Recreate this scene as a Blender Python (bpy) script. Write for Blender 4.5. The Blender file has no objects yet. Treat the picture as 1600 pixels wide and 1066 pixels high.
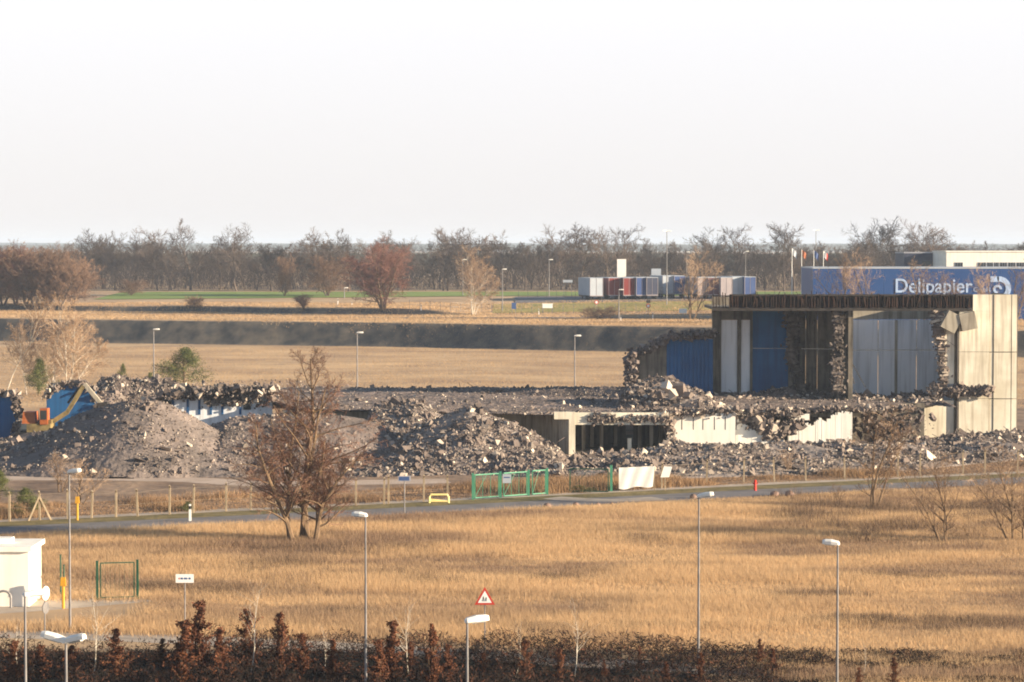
import bpy, math, random
import numpy as np
from mathutils import Vector, Matrix
random.seed(7); R = math.radians
sc = bpy.context.scene
COL = sc.collection
# ------------------------------------------------------------ camera
F = 4000.0; CAMZ = 21.0; PITCH = math.atan(149/F)
cam = bpy.data.cameras.new('camera'); co = bpy.data.objects.new('camera', cam); COL.objects.link(co)
cam.sensor_width = 36; cam.lens = 36*F/1600; cam.clip_start = 1; cam.clip_end = 20000
co.location = (0, 0, CAMZ); co.rotation_euler = (math.pi/2-PITCH, 0, 0); sc.camera = co
# ------------------------------------------------------------ sky, sun, exposure
SUN_EL, SUN_FRONT = 13.0, 15.5       # elevation; degrees towards the camera from due right
w = bpy.data.worlds.new("World"); sc.world = w; w.use_nodes = True
nt = w.node_tree; nt.nodes.clear()
sky = nt.nodes.new('ShaderNodeTexSky'); sky.sky_type = 'NISHITA'; sky.sun_disc = False
sky.sun_elevation = R(SUN_EL); sky.sun_rotation = R(90+SUN_FRONT)
sky.air_density = 1.0; sky.dust_density = 0.4; sky.ozone_density = 1.0
bg = nt.nodes.new('ShaderNodeBackground'); bg.inputs[1].default_value = 0.06
wo = nt.nodes.new('ShaderNodeOutputWorld')
tc = nt.nodes.new('ShaderNodeTexCoord'); sx = nt.nodes.new('ShaderNodeSeparateXYZ'); nt.links.new(tc.outputs['Generated'], sx.inputs[0])
mr = nt.nodes.new('ShaderNodeMapRange'); mr.inputs[1].default_value = .13; mr.inputs[2].default_value = .30; mr.inputs[3].default_value = .94; mr.inputs[4].default_value = 0.0
nt.links.new(sx.outputs[2], mr.inputs[0]); rp = nt.nodes.new('ShaderNodeValToRGB')      # pale winter haze low in the sky
rp.color_ramp.elements[0].position = 0.0; rp.color_ramp.elements[0].color = (.84, .81, .815, 1); rp.color_ramp.elements[1].position = .10; rp.color_ramp.elements[1].color = (1.0, .985, 1.02, 1)
nt.links.new(sx.outputs[2], rp.inputs[0]); mh = nt.nodes.new('ShaderNodeMix'); mh.data_type = 'RGBA'; nt.links.new(mr.outputs[0], mh.inputs['Factor']); nt.links.new(sky.outputs[0], mh.inputs['A'])
vm = nt.nodes.new('ShaderNodeVectorMath'); vm.operation = 'SCALE'; vm.inputs['Scale'].default_value = 6.2; nt.links.new(rp.outputs[0], vm.inputs[0]); nt.links.new(vm.outputs[0], mh.inputs['B'])
nt.links.new(mh.outputs['Result'], bg.inputs[0]); nt.links.new(bg.outputs[0], wo.inputs[0])
sl = bpy.data.lights.new('sun', 'SUN'); sl.energy = 5.0; sl.angle = R(0.5); sl.color = (1.0, 0.81, 0.57)
so = bpy.data.objects.new('sun', sl); COL.objects.link(so)
a = R(SUN_FRONT); e = R(SUN_EL)
sd = Vector((math.cos(a)*math.cos(e), -math.sin(a)*math.cos(e), math.sin(e)))
so.rotation_euler = sd.to_track_quat('Z', 'Y').to_euler(); so.location = (60, -20, 60)
sc.view_settings.view_transform = 'Standard'; sc.view_settings.look = 'None'
sc.view_settings.exposure = 1.5; sc.view_settings.gamma = 1
sc.cycles.max_bounces = 5; sc.cycles.filter_width = 1.9; sc.cycles.volume_bounces = 1
# ------------------------------------------------------------ helpers
def ray(px, py):
    cx = (px-800)/F; cy = -(py-533)/F
    return np.array([cx, math.cos(PITCH)+cy*math.sin(PITCH), -math.sin(PITCH)+cy*math.cos(PITCH)])
def P(px, py, D):
    d = ray(px, py); t = D/d[1]; return (float(d[0]*t), float(D), float(CAMZ+d[2]*t))
def PX(px, D): return (px-800)/F*D*1.0007
def PZ(py, D): return P(800, py, D)[2]
def G(px, py, z=0.0):
    d = ray(px, py); t = (z-CAMZ)/d[2]; return (float(d[0]*t), float(d[1]*t), z)
def sstep(t): t = np.clip(t, 0, 1); return t*t*(3-2*t)
def _h(ix, iy, s):
    n = (ix*374761393 + iy*668265263 + s*974634777) & 0x7fffffff
    n = ((n ^ (n >> 13))*1274126177) & 0x7fffffff
    return ((n ^ (n >> 16)) & 0xffff)/65535.0
def vn(x, y, s=0):
    x = np.asarray(x, float); y = np.asarray(y, float)
    ix = np.floor(x).astype(np.int64); iy = np.floor(y).astype(np.int64)
    fx = x-ix; fy = y-iy; fx = fx*fx*(3-2*fx); fy = fy*fy*(3-2*fy)
    a = _h(ix, iy, s); b = _h(ix+1, iy, s); c = _h(ix, iy+1, s); d = _h(ix+1, iy+1, s)
    return (a*(1-fx)+b*fx)*(1-fy)+(c*(1-fx)+d*fx)*fy
def fbm(x, y, sc_, o=4, s=0):
    v = 0; am = .5; tot = 0
    for i in range(o):
        v = v+am*vn(x*sc_*2**i, y*sc_*2**i, s+i); tot += am; am *= .5
    return v/tot
BN = (math.sin(R(22)), math.cos(R(22)))
def terr(x, y):
    x = np.asarray(x, float); y = np.asarray(y, float)
    s = (x-25)*BN[0]+(y-505)*BN[1] + 2.0*(fbm(x, y, .05, 3, 5)-.5) + 2.0*np.sin(x*.05)
    s = s+1.5*(fbm(x, y*.4, .16, 3, 6)-.5)*np.clip((200-np.abs(x))/50, 0, 1)
    z = 5.0*sstep(s/6.5)
    z = z+2.7*sstep((s-45)/110)
    s2 = (x+60)*BN[0]+(y-602)*BN[1]+2*np.sin(x*.11)
    z = z+1.3*sstep(s2/2.5)*sstep((-2-x)/25)*(1-sstep((s2-5)/60))
    z = z + 1.0*sstep((y-900)/2000)
    return z
def T(px, py):
    d = ray(px, py); lo = 100/d[1]
    t = lo
    while t < 6000:
        p = d*t
        if CAMZ+p[2] < terr(p[0], p[1]): break
        t += 1.0
    p = d*t; return (float(p[0]), float(p[1]), float(terr(p[0], p[1])))
# --- meshes
class MB:
    def __init__(s): s.V = []; s.F = []; s.M = []; s.n = 0
    def add(s, V, Fs, mi=0):
        V = np.asarray(V, float).reshape(-1, 3); Fs = np.asarray(Fs, np.int64)
        s.V.append(V); s.F.append(Fs+s.n); s.M.append(np.full(len(Fs), mi)); s.n += len(V); return s
    def box(s, c, d, rz=0, mi=0, rot=None, taper=1.0):
        x, y, z = d[0]/2, d[1]/2, d[2]/2
        V = np.array([(-x,-y,-z),(x,-y,-z),(x,y,-z),(-x,y,-z),(-x*taper,-y*taper,z),(x*taper,-y*taper,z),(x*taper,y*taper,z),(-x*taper,y*taper,z)])
        if rot is not None: V = V @ np.array(rot.to_3x3()).T
        if rz: ca, sa = math.cos(rz), math.sin(rz); V = V @ np.array([[ca,-sa,0],[sa,ca,0],[0,0,1]]).T
        return s.add(V+np.array(c), [(0,3,2,1),(4,5,6,7),(0,1,5,4),(1,2,6,5),(2,3,7,6),(3,0,4,7)], mi)
    def span(s, x0, x1, y0, y1, z0, z1, mi=0):
        return s.box(((x0+x1)/2,(y0+y1)/2,(z0+z1)/2), (abs(x1-x0),abs(y1-y0),abs(z1-z0)), mi=mi)
    def bar(s, a, b, w, h=None, mi=0):
        a = Vector(a); b = Vector(b); d = b-a
        return s.box(tuple((a+b)/2), (w, h or w, d.length), rot=d.to_track_quat('Z', 'Y').to_matrix(), mi=mi)
    def tube(s, pts, rs, k=6, mi=0, cap=True):
        pts = [Vector(p) for p in pts]; n = len(pts); V = []; Fq = []
        for i, p in enumerate(pts):
            d = (pts[min(i+1, n-1)]-pts[max(i-1, 0)])
            if d.length < 1e-9: d = Vector((0,0,1))
            d.normalize(); u = d.cross(Vector((0.31,0.95,0.07))).normalized(); v = d.cross(u)
            r = rs[i] if hasattr(rs, '__len__') else rs
            for j in range(k):
                t = 2*math.pi*j/k; V.append(tuple(p+u*(math.cos(t)*r)+v*(math.sin(t)*r)))
        for i in range(n-1):
            for j in range(k):
                a = i*k+j; b = i*k+(j+1) % k; Fq.append((a, b, b+k, a+k))
        s.add(V, Fq, mi)
        if cap and k > 3:
            for base in (0, (n-1)*k):
                c = np.mean(np.array(V[base:base+k]), 0)
                s.add([tuple(c)]+V[base:base+k], [(0, 1+j, 1+(j+1) % k) for j in range(k)], mi)
        return s
    def disc(s, c, r, th, axis='Y', k=20, mi=0):
        d = {'Y': (0, th/2, 0), 'X': (th/2, 0, 0), 'Z': (0, 0, th/2)}[axis]; c = Vector(c); d = Vector(d)
        return s.tube([c-d, c+d], r, k, mi)
    def prism(s, poly, y0, y1, mi=0):      # poly of (x,z), extruded in y, fan from the centroid
        n = len(poly); c = np.mean(np.array(poly), 0)
        V = [(p[0], y0, p[1]) for p in poly]+[(p[0], y1, p[1]) for p in poly]+[(c[0], y0, c[1]), (c[0], y1, c[1])]
        Fq = [(i, (i+1) % n, n+(i+1) % n, n+i) for i in range(n)]
        s.add(V, Fq, mi)
        s.add(V, [(2*n, (i+1) % n, i) for i in range(n)]+[(2*n+1, n+i, n+(i+1) % n) for i in range(n)], mi)
        return s
    def build(s, name, mats, parent=None, origin=(0, 0, 0), smooth=False):
        V = np.concatenate(s.V)-np.array(origin); me = bpy.data.meshes.new(name)
        me.vertices.add(len(V)); me.vertices.foreach_set('co', V.astype(np.float32).ravel())
        lo = np.concatenate([f.ravel() for f in s.F]); tot = np.concatenate([np.full(len(f), f.shape[1]) for f in s.F])
        st = np.concatenate([[0], np.cumsum(tot)[:-1]])
        me.loops.add(len(lo)); me.loops.foreach_set('vertex_index', lo.astype(np.int32))
        me.polygons.add(len(tot)); me.polygons.foreach_set('loop_start', st.astype(np.int32))
        me.polygons.foreach_set('loop_total', tot.astype(np.int32))
        me.polygons.foreach_set('material_index', np.concatenate(s.M).astype(np.int32))
        me.polygons.foreach_set('use_smooth', (np.concatenate(s.M) == 0) if smooth == 'base' else np.full(len(tot), bool(smooth)))
        me.update(calc_edges=True)
        for m in (mats if isinstance(mats, (list, tuple)) else [mats]): me.materials.append(m)
        o = bpy.data.objects.new(name, me); COL.objects.link(o)
        if parent: o.parent = parent
        else: o.location = origin
        return o
def tag(o, label, cat, group=None, kind=None):
    if label: o['label'] = label
    if cat: o['category'] = cat
    if group: o['group'] = group
    if kind: o['kind'] = kind
    return o
def struct(o): o['kind'] = 'structure'; return o
def thing(name, loc, label, cat, group=None, rz=0):
    o = bpy.data.objects.new(name, None); COL.objects.link(o); o.empty_display_size = .3
    o.location = loc; o.rotation_euler = (0, 0, rz); return tag(o, label, cat, group)
def dup(root, loc, rz=0, label=None, group=None, scale=None):
    def cp(o, par):
        c = o.copy(); COL.objects.link(c)
        if par: c.parent = par
        for ch in list(o.children): cp(ch, c)
        return c
    r = cp(root, None); r.location = loc; r.rotation_euler = (0, 0, rz)
    if scale is not None: r.scale = scale if hasattr(scale, '__len__') else (scale,)*3
    if label: r['label'] = label
    if group: r['group'] = group
    return r
class Kind:          # first use moves the prototype itself
    def __init__(s, root): s.root = root; s.used = False
    def place(s, loc, rz=0, label=None, group=None, scale=None):
        if not s.used:
            s.used = True; r = s.root; r.location = loc; r.rotation_euler = (0, 0, rz)
            if scale is not None: r.scale = scale if hasattr(scale, '__len__') else (scale,)*3
            if label: r['label'] = label
            if group: r['group'] = group
            return r
        return dup(s.root, loc, rz, label, group, scale)
# --- materials
def mat(name, c1, c2=None, scale=1.0, rough=.85, island=0.0, c3=None, bump=0.0, stretch=(1, 1, 1), metal=0, spec=.3, detail=6, lo=.35, hi=.65, streak=None):
    m = bpy.data.materials.new(name); m.use_nodes = True; n = m.node_tree.nodes; l = m.node_tree.links
    b = n['Principled BSDF']; b.inputs['Roughness'].default_value = rough; b.inputs['Metallic'].default_value = metal
    b.inputs['Specular IOR Level'].default_value = spec
    if c2 is None: b.inputs['Base Color'].default_value = (*c1, 1); return m
    g = n.new('ShaderNodeNewGeometry'); mp = n.new('ShaderNodeMapping'); mp.inputs['Scale'].default_value = stretch
    l.new(g.outputs['Position'], mp.inputs[0])
    tx = n.new('ShaderNodeTexNoise'); tx.inputs['Scale'].default_value = scale; tx.inputs['Detail'].default_value = detail
    tx.inputs['Roughness'].default_value = .6; l.new(mp.outputs[0], tx.inputs['Vector'])
    r = n.new('ShaderNodeValToRGB'); r.color_ramp.elements[0].position = lo; r.color_ramp.elements[1].position = hi
    r.color_ramp.elements[0].color = (*c1, 1); r.color_ramp.elements[1].color = (*c2, 1)
    l.new(tx.outputs['Fac'], r.inputs[0]); out = r.outputs[0]
    if island and c3 is not None:
        mx = n.new('ShaderNodeMix'); mx.data_type = 'RGBA'; l.new(out, mx.inputs['A']); mx.inputs['B'].default_value = (*c3, 1)
        ml = n.new('ShaderNodeMath'); ml.operation = 'POWER'; l.new(g.outputs['Random Per Island'], ml.inputs[0]); ml.inputs[1].default_value = 1/max(island, .01)
        l.new(ml.outputs[0], mx.inputs['Factor']); out = mx.outputs['Result']
    if streak:
        mp2 = n.new('ShaderNodeMapping'); mp2.inputs['Scale'].default_value = (1.6, 1.6, .12); l.new(g.outputs['Position'], mp2.inputs[0])
        t2 = n.new('ShaderNodeTexNoise'); t2.inputs['Scale'].default_value = 1.4; t2.inputs['Detail'].default_value = 5; l.new(mp2.outputs[0], t2.inputs['Vector'])
        r2 = n.new('ShaderNodeValToRGB'); r2.color_ramp.elements[0].position = .46; r2.color_ramp.elements[1].position = .7
        l.new(t2.outputs['Fac'], r2.inputs[0])
        m3 = n.new('ShaderNodeMath'); m3.operation = 'MULTIPLY'; l.new(r2.outputs[0], m3.inputs[0]); m3.inputs[1].default_value = streak[1]
        mx = n.new('ShaderNodeMix'); mx.data_type = 'RGBA'; l.new(out, mx.inputs['A']); mx.inputs['B'].default_value = (*streak[0], 1)
        l.new(m3.outputs[0], mx.inputs['Factor']); out = mx.outputs['Result']
    l.new(out, b.inputs['Base Color'])
    if bump:
        t3 = n.new('ShaderNodeTexNoise'); t3.inputs['Scale'].default_value = scale*4; t3.inputs['Detail'].default_value = 4; l.new(mp.outputs[0], t3.inputs['Vector'])
        bp = n.new('ShaderNodeBump'); bp.inputs['Strength'].default_value = min(bump, 1); bp.inputs['Distance'].default_value = .3*bump
        l.new(t3.outputs['Fac'], bp.inputs['Height']); l.new(bp.outputs[0], b.inputs['Normal'])
    return m
M = {}
def translucent(m, f=.5):      # dry blades let light through
    n = m.node_tree.nodes; l = m.node_tree.links; b = n['Principled BSDF']; o = n['Material Output']; t = n.new('ShaderNodeBsdfTranslucent'); x = n.new('ShaderNodeMixShader')
    x.inputs[0].default_value = f; l.new(b.inputs['Base Color'].links[0].from_socket, t.inputs['Color']); l.new(b.outputs[0], x.inputs[1]); l.new(t.outputs[0], x.inputs[2]); l.new(x.outputs[0], o.inputs['Surface']); return m
M['field'] = mat('dry_field', (.28, .185, .115), (.54, .38, .22), .05, .95, bump=.5, stretch=(1, 1.2, 1), detail=12)
M['grass'] = mat('dry_grass', (.22, .14, .10), (.66, .46, .26), .045, .9, island=.45, c3=(.56, .40, .25), stretch=(1, 2.2, 1), detail=9, lo=.38, hi=.53)
M['fargrass'] = mat('far_dry_grass', (.36, .24, .145), (.64, .46, .27), .05, .9, island=.4, c3=(.5, .33, .18), stretch=(.4, 1.4, 1))
M['asphalt'] = mat('asphalt', (.13, .12, .125), (.2, .185, .185), .5, .85, bump=.1)
M['paving'] = mat('paving', (.34, .28, .23), (.46, .39, .32), .6, .9)
M['verge'] = mat('green_verge', (.11, .09, .03), (.22, .17, .07), .6, .95, bump=.5)
M['greenfield'] = mat('green_field', (.13, .20, .035), (.2, .27, .06), .03, .95)
M['lawn'] = mat('olive_lawn', (.20, .19, .04), (.30, .28, .07), .05, .95)
M['dirt'] = mat('dirt_yard', (.13, .085, .06), (.32, .22, .15), .16, .95, bump=.8, detail=10)
M['track'] = mat('dusty_track', (.38, .29, .23), (.5, .4, .33), .4, .95)
M['soil'] = mat('shade_toned_soil', (.012, .010, .006), (.03, .026, .012), .5, .95, bump=.6)  # soil this dark holds the foreground shade in its colour
M['bank'] = mat('bank_turf_shaded', (.055, .05, .045), (.12, .10, .085), .25, .95, bump=1.0, detail=10)  # turf tone lowered to carry the bank's shade
M['rubble'] = mat('rubble', (.07, .057, .054), (.185, .148, .135), .35, .95, island=.2, c3=(.34, .29, .26), bump=1.0, detail=12)
M['rubble2'] = mat('rubble_chunks', (.08, .065, .06), (.21, .168, .148), .35, .95, island=.11, c3=(.68, .59, .49), detail=6)
M['fines'] = mat('rubble_fines', (.11, .088, .08), (.24, .19, .17), .4, .95, bump=1, detail=12)
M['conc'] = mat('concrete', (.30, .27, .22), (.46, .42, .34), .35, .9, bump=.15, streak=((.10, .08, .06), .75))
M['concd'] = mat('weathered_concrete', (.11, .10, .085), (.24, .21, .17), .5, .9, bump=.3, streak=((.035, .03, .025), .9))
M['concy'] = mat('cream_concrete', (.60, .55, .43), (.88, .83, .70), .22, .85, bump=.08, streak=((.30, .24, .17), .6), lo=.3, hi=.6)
M['whitew'] = mat('white_render', (.78, .83, .9), (.86, .89, .93), .25, .8, streak=((.33, .34, .35), .45))
M['whitep'] = mat('white_paint', (.78, .77, .72), (.88, .86, .8), .5, .7, streak=((.5, .42, .3), .2))
M['blue'] = mat('blue_paint', (.012, .08, .22), (.02, .12, .31), .3, .6, streak=((.015, .04, .09), .5))
M['bluew'] = mat('blue_cladding', (.008, .05, .19), (.012, .065, .225), .05, .5)
M['dark'] = mat('dark_steel', (.02, .018, .018), (.05, .042, .038), 2, .7)
M['darkrust'] = mat('rust_steel', (.012, .01, .009), (.06, .03, .02), 1.2, .8)
M['steel'] = mat('galvanised_steel', (.17, .165, .17), (.26, .25, .255), 2, .45, metal=.3)
M['lampw'] = mat('lamp_housing', (.82, .8, .74), (.88, .86, .82), 3, .35)
M['lampg'] = mat('lamp_shade_grey', (.3, .31, .36), (.36, .37, .42), 3, .4)
M['lens'] = mat('lamp_lens', (.6, .62, .62), None, rough=.15, spec=.6)
M['bark'] = mat('bark', (.09, .06, .04), (.22, .15, .09), 1.5, .95, bump=.3)
M['barkfar'] = mat('bark_far', (.075, .055, .045), (.14, .11, .09), .5, .95)
M['birchbark'] = mat('birch_bark', (.35, .3, .24), (.7, .65, .56), 1.2, .8)
M['twig'] = mat('twig', (.13, .08, .055), (.24, .15, .10), .3, .9)
M['twigred'] = mat('twig_red', (.14, .078, .055), (.27, .145, .095), .3, .9)
M['twigfar'] = mat('twig_far', (.055, .045, .045), (.10, .075, .062), .05, .95)
M['twigbirch'] = mat('twig_birch', (.26, .17, .11), (.42, .30, .2), .3, .9)
M['rust'] = mat('rust_leaf', (.10, .038, .02), (.26, .105, .05), 1.2, .8, island=.5, c3=(.07, .025, .015))
M['needle'] = mat('needles', (.035, .055, .015), (.10, .12, .03), 1.0, .8, island=.5, c3=(.14, .14, .05))
M['greenp'] = mat('green_paint', (.05, .22, .14), (.08, .28, .18), 1, .5)
M['dgreen'] = mat('dark_green_paint', (.01, .06, .035), (.02, .085, .05), 1, .5)
M['post'] = mat('fence_concrete', (.24, .19, .13), (.4, .32, .22), 1.5, .9)
M['wire'] = mat('fence_wire', (.2, .17, .13), None, rough=.6)
M['white'] = mat('white_plastic', (.85, .85, .83), None, rough=.5)
M['banner'] = mat('banner_cloth', (.84, .83, .79), (.9, .89, .86), 1.5, .8)
M['red'] = mat('red_paint', (.5, .045, .03), None, rough=.45)
M['orange'] = mat('orange_paint', (.30, .08, .025), (.42, .13, .04), 2, .5)
M['yellow'] = mat('yellow_paint', (.55, .27, .02), (.62, .33, .03), 2, .5)
M['yellowp'] = mat('pale_yellow_paint', (.8, .66, .25), (.85, .74, .35), 2, .6)
M['black'] = mat('black_paint', (.02, .02, .022), None, rough=.5)
M['rubber'] = mat('rubber', (.02, .02, .02), None, rough=.85)
M['glass'] = mat('window_glass', (.03, .035, .04), None, rough=.1, spec=.8)
M['signblue'] = mat('sign_blue', (.05, .1, .25), None, rough=.5)
M['boulder'] = mat('boulder', (.16, .11, .09), (.3, .2, .16), 2, .9, bump=.4)
M['tred'] = mat('tarpaulin_red', (.15, .015, .015), (.19, .03, .025), .4, .6)
M['tblue'] = mat('tarpaulin_blue', (.03, .06, .18), (.04, .08, .22), .4, .6)
M['tnavy'] = mat('tarpaulin_navy', (.03, .035, .07), (.04, .05, .09), .4, .6)
M['twhite'] = mat('tarpaulin_white', (.33, .38, .45), (.40, .44, .50), .4, .6)
M['tgrey'] = mat('tarpaulin_grey', (.28, .25, .27), (.34, .3, .31), .4, .6)
M['tplum'] = mat('tarpaulin_plum', (.10, .03, .05), (.13, .05, .07), .4, .6)
M['letter'] = mat('pale_lettering', (.38, .52, .78), None, rough=.6)
M['hill'] = mat('wooded_hill', (.05, .06, .045), (.09, .09, .06), .004, .95)
M['exyel'] = mat('digger_yellow', (.12, .09, .04), (.30, .23, .10), 1.5, .6)
translucent(M['grass']); translucent(M['fargrass']); translucent(M['rust'], .25)
# ============================================================ GROUND
def sheet(name, poly_fn, nx, ny, m, dz, origin=(0, 0, 0)):   # poly_fn(u,v)->(x,y)
    u, v = np.meshgrid(np.linspace(0, 1, nx), np.linspace(0, 1, ny)); x, y = poly_fn(u, v)
    z = terr(x, y)+dz; V = np.stack([x, y, z], -1).reshape(-1, 3)
    i = np.arange((nx-1)*(ny-1)); r = i//(nx-1); c = i % (nx-1); a = r*nx+c
    b = MB().add(V, np.stack([a, a+1, a+nx+1, a+nx], -1)); return b.build(name, m)
ys = np.concatenate([np.linspace(-60, 470, 60), np.linspace(472, 640, 210), np.linspace(650, 1100, 40), np.geomspace(1150, 9000, 20)])
xs = np.concatenate([-np.geomspace(4000, 170, 16), np.linspace(-160, 160, 260), np.geomspace(170, 4000, 16)])
X, Y = np.meshgrid(xs, ys)
Zg = terr(X, Y)
nx, ny = len(xs), len(ys); i = np.arange((nx-1)*(ny-1)); aa = (i//(nx-1))*nx+i % (nx-1)
gf = np.stack([aa, aa+1, aa+nx+1, aa+nx], -1)
V = np.stack([X, Y, Zg], -1).reshape(-1, 3)
_slope = (V[gf[:, 3], 2]-V[gf[:, 0], 2])/np.maximum(V[gf[:, 3], 1]-V[gf[:, 0], 1], .1)
b = MB(); b.add(V, gf)
def bank_shade_mix(m):     # turf on steep ground, darkened to put the bank's shade into its colour
    n = m.node_tree.nodes; l = m.node_tree.links; bs = n['Principled BSDF']; src = bs.inputs['Base Color'].links[0].from_socket
    g = n.new('ShaderNodeNewGeometry'); sp = n.new('ShaderNodeSeparateXYZ'); l.new(g.outputs['Normal'], sp.inputs[0])
    mr = n.new('ShaderNodeMapRange'); mr.inputs[1].default_value = .985; mr.inputs[2].default_value = .93; l.new(sp.outputs[2], mr.inputs[0])
    tx = n.new('ShaderNodeTexNoise'); tx.inputs['Scale'].default_value = .35; tx.inputs['Detail'].default_value = 10; l.new(g.outputs['Position'], tx.inputs['Vector'])
    r_ = n.new('ShaderNodeValToRGB'); r_.color_ramp.elements[0].position = .35; r_.color_ramp.elements[0].color = (.04, .042, .045, 1); r_.color_ramp.elements[1].position = .7; r_.color_ramp.elements[1].color = (.15, .125, .095, 1); l.new(tx.outputs['Fac'], r_.inputs[0])
    mx = n.new('ShaderNodeMix'); mx.data_type = 'RGBA'; l.new(mr.outputs[0], mx.inputs['Factor']); l.new(src, mx.inputs['A']); l.new(r_.outputs[0], mx.inputs['B']); l.new(mx.outputs['Result'], bs.inputs['Base Color'])
bank_shade_mix(M['field']); struct(b.build('ground', M['field'], smooth=True))
def strip(name, pts, half, m, dz, n=60):
    pts = np.array(pts); t = np.linspace(0, 1, len(pts)); tt = np.linspace(0, 1, n)
    cx = np.interp(tt, t, pts[:, 0]); cy = np.interp(tt, t, pts[:, 1])
    k = np.array([1, 2, 3, 2, 1])/9.; pad = lambda q: np.concatenate([[2*q[0]-q[2], 2*q[0]-q[1]], q, [2*q[-1]-q[-2], 2*q[-1]-q[-3]]])
    cx = np.convolve(pad(cx), k, 'valid'); cy = np.convolve(pad(cy), k, 'valid')
    dx = np.gradient(cx); dy = np.gradient(cy); L = np.hypot(dx, dy); nxn, nyn = -dy/L, dx/L
    V = []; Fq = []
    for q in range(n):
        for s_ in (-1, 1):
            x = cx[q]+nxn[q]*half*s_; y = cy[q]+nyn[q]*half*s_; V.append((x, y, float(terr(x, y))+dz))
    for q in range(n-1): Fq.append((2*q, 2*q+2, 2*q+3, 2*q+1))
    return struct(MB().add(V, Fq).build(name, m))
def gpts(l): return [G(*p)[:2] for p in l]
road_c = gpts([(-400, 848), (0, 829), (400, 810), (800, 790), (1200, 769), (1600, 750), (2000, 733)])
def off(pts, d):
    p = np.array(pts); g = np.gradient(p, axis=0); L = np.hypot(g[:, 0], g[:, 1]); return [(x-gy/l*d, y+gx/l*d) for (x, y), (gx, gy), l in zip(p, g, L)]
struct(sheet('dirt_yard', lambda u, v: ((u-.5)*190, (198+(u-.5)*190*.46)+v*(120)), 60, 30, M['dirt'], .004))
strip('verge', off(road_c, 3.9), 2.0, M['verge'], .008)
strip('road', road_c, 2.4, M['asphalt'], .012)
strip('footway', off(road_c, 6.6), 1.0, M['paving'], .016)
strip('dusty_track', gpts([(-300, 752), (0, 748), (150, 747), (300, 750), (400, 757), (700, 752)]), 2.2, M['track'], .02)
strip('drive_entrance', gpts([(862, 778), (900, 781), (960, 783), (1030, 779)]), 1.3, M['paving'], .02, 12)
strip('yard_path', gpts([(-200, 960), (0, 951), (100, 943), (215, 933)]), 2.2, M['paving'], .004, 14)
strip('lower_path', gpts([(-300, 985), (0, 990), (200, 995), (500, 1010), (700, 1020), (1000, 1042), (1400, 1056), (1900, 1062)]), 1.5, M['paving'], .008, 30)
b = MB().add([(-60, 60, .006), (14, 60, .006), (9, 129, .006), (-60, 135, .006)], [(0, 1, 2, 3)]); struct(b.build('planting_bed', M['soil']))  # bed looks shaded through its soil colour
struct(sheet('green_field', lambda u, v: (-110+u*330, 672+v*60+u*8), 60, 12, M['greenfield'], .12))
struct(sheet('lawn', lambda u, v: (PX(770, 600)+u*110, 592+v*38), 40, 14, M['lawn'], .10))
struct(sheet('lorry_park', lambda u, v: (PX(805, 640)+u*110, 633+v*34), 40, 14, M['asphalt'], .12))
struct(sheet('far_road', lambda u, v: (PX(560, 590)+u*150, 566+v*5-u*8), 60, 4, M['asphalt'], .10))
# hills
xx = np.linspace(-3000, 3000, 400); top = 22.5+6.5*fbm(xx, xx*0, .002, 5, 3)+2.2*fbm(xx, xx*0, .04, 2, 9)
V = []; Fq = []
for k_, (yy, hh) in enumerate([(6600, 0.0), (7000, .75), (7200, 1.0), (8400, .2)]):
    for q in range(400): V.append((xx[q], yy, 4+(top[q]-4)*hh))
for k_ in range(3):
    for q in range(399): a0 = k_*400+q; Fq.append((a0, a0+1, a0+401, a0+400))
struct(MB().add(V, Fq).build('hills', M['hill']))
# ============================================================ GRASS
rng = np.random.default_rng(3)
def blades(n_t, per, sampler, hfn, wd, m, name, spread=.3, lean=.35, label='', zoff=0):
    x, y = sampler(n_t); h = hfn(x, y)
    x = np.repeat(x, per)+rng.normal(0, spread, n_t*per); y = np.repeat(y, per)+rng.normal(0, spread, n_t*per)
    h = np.repeat(h, per)*rng.uniform(.55, 1.15, n_t*per); N = len(x)
    z = terr(x, y)+zoff; an = rng.uniform(0, math.pi, N); w_ = wd*rng.uniform(.6, 1.4, N)
    lx = rng.normal(-.08, lean, N)*h; ly = rng.normal(0, lean, N)*h
    V = np.empty((N, 3, 3)); dx = np.cos(an)*w_/2; dy = np.sin(an)*w_/2
    V[:, 0] = np.stack([x-dx, y-dy, z], -1); V[:, 1] = np.stack([x+dx, y+dy, z], -1); V[:, 2] = np.stack([x+lx, y+ly, z+h], -1)
    o = MB().add(V.reshape(-1, 3), np.arange(N*3).reshape(-1, 3)).build(name, m)
    return tag(o, label, 'grass', kind='stuff')
def road_y(x): return np.interp(x, [p[0] for p in road_c], [p[1] for p in road_c])
def s_meadow(n):
    d = np.sqrt(rng.uniform(118**2, 228**2, n*3)); x = rng.uniform(-.215, .215, n*3)*d
    k = (d < road_y(x)-4.6) & ~((x < -20) & (d < 146) & (d > 141) & (x < -25))
    low = np.interp(x, [-30, -8, 6, 11, 17], [139, 136, 132, 126, 118]); k &= d > low
    k &= ~((x > -32) & (x < -21.4) & (d < 151) & (d > 143))
    x, d = x[k][:n], d[k][:n]; return np.resize(x, n), np.resize(d, n)
def h_meadow(x, y):
    v = fbm(x, y*2.2, .07, 3, 11); return .14+.30*sstep((v-.33)/.3)+.12*rng.random(len(x))
blades(110000, 8, s_meadow, h_meadow, .026, M['grass'], 'meadow_grass', label='tall golden dry grass filling the meadow in front of the road', lean=.25, spread=.6)
def s_far(n):
    y = np.sqrt(rng.uniform(330**2, 530**2, n)); x = rng.uniform(-.215, .22, n)*y; return x, y
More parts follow.
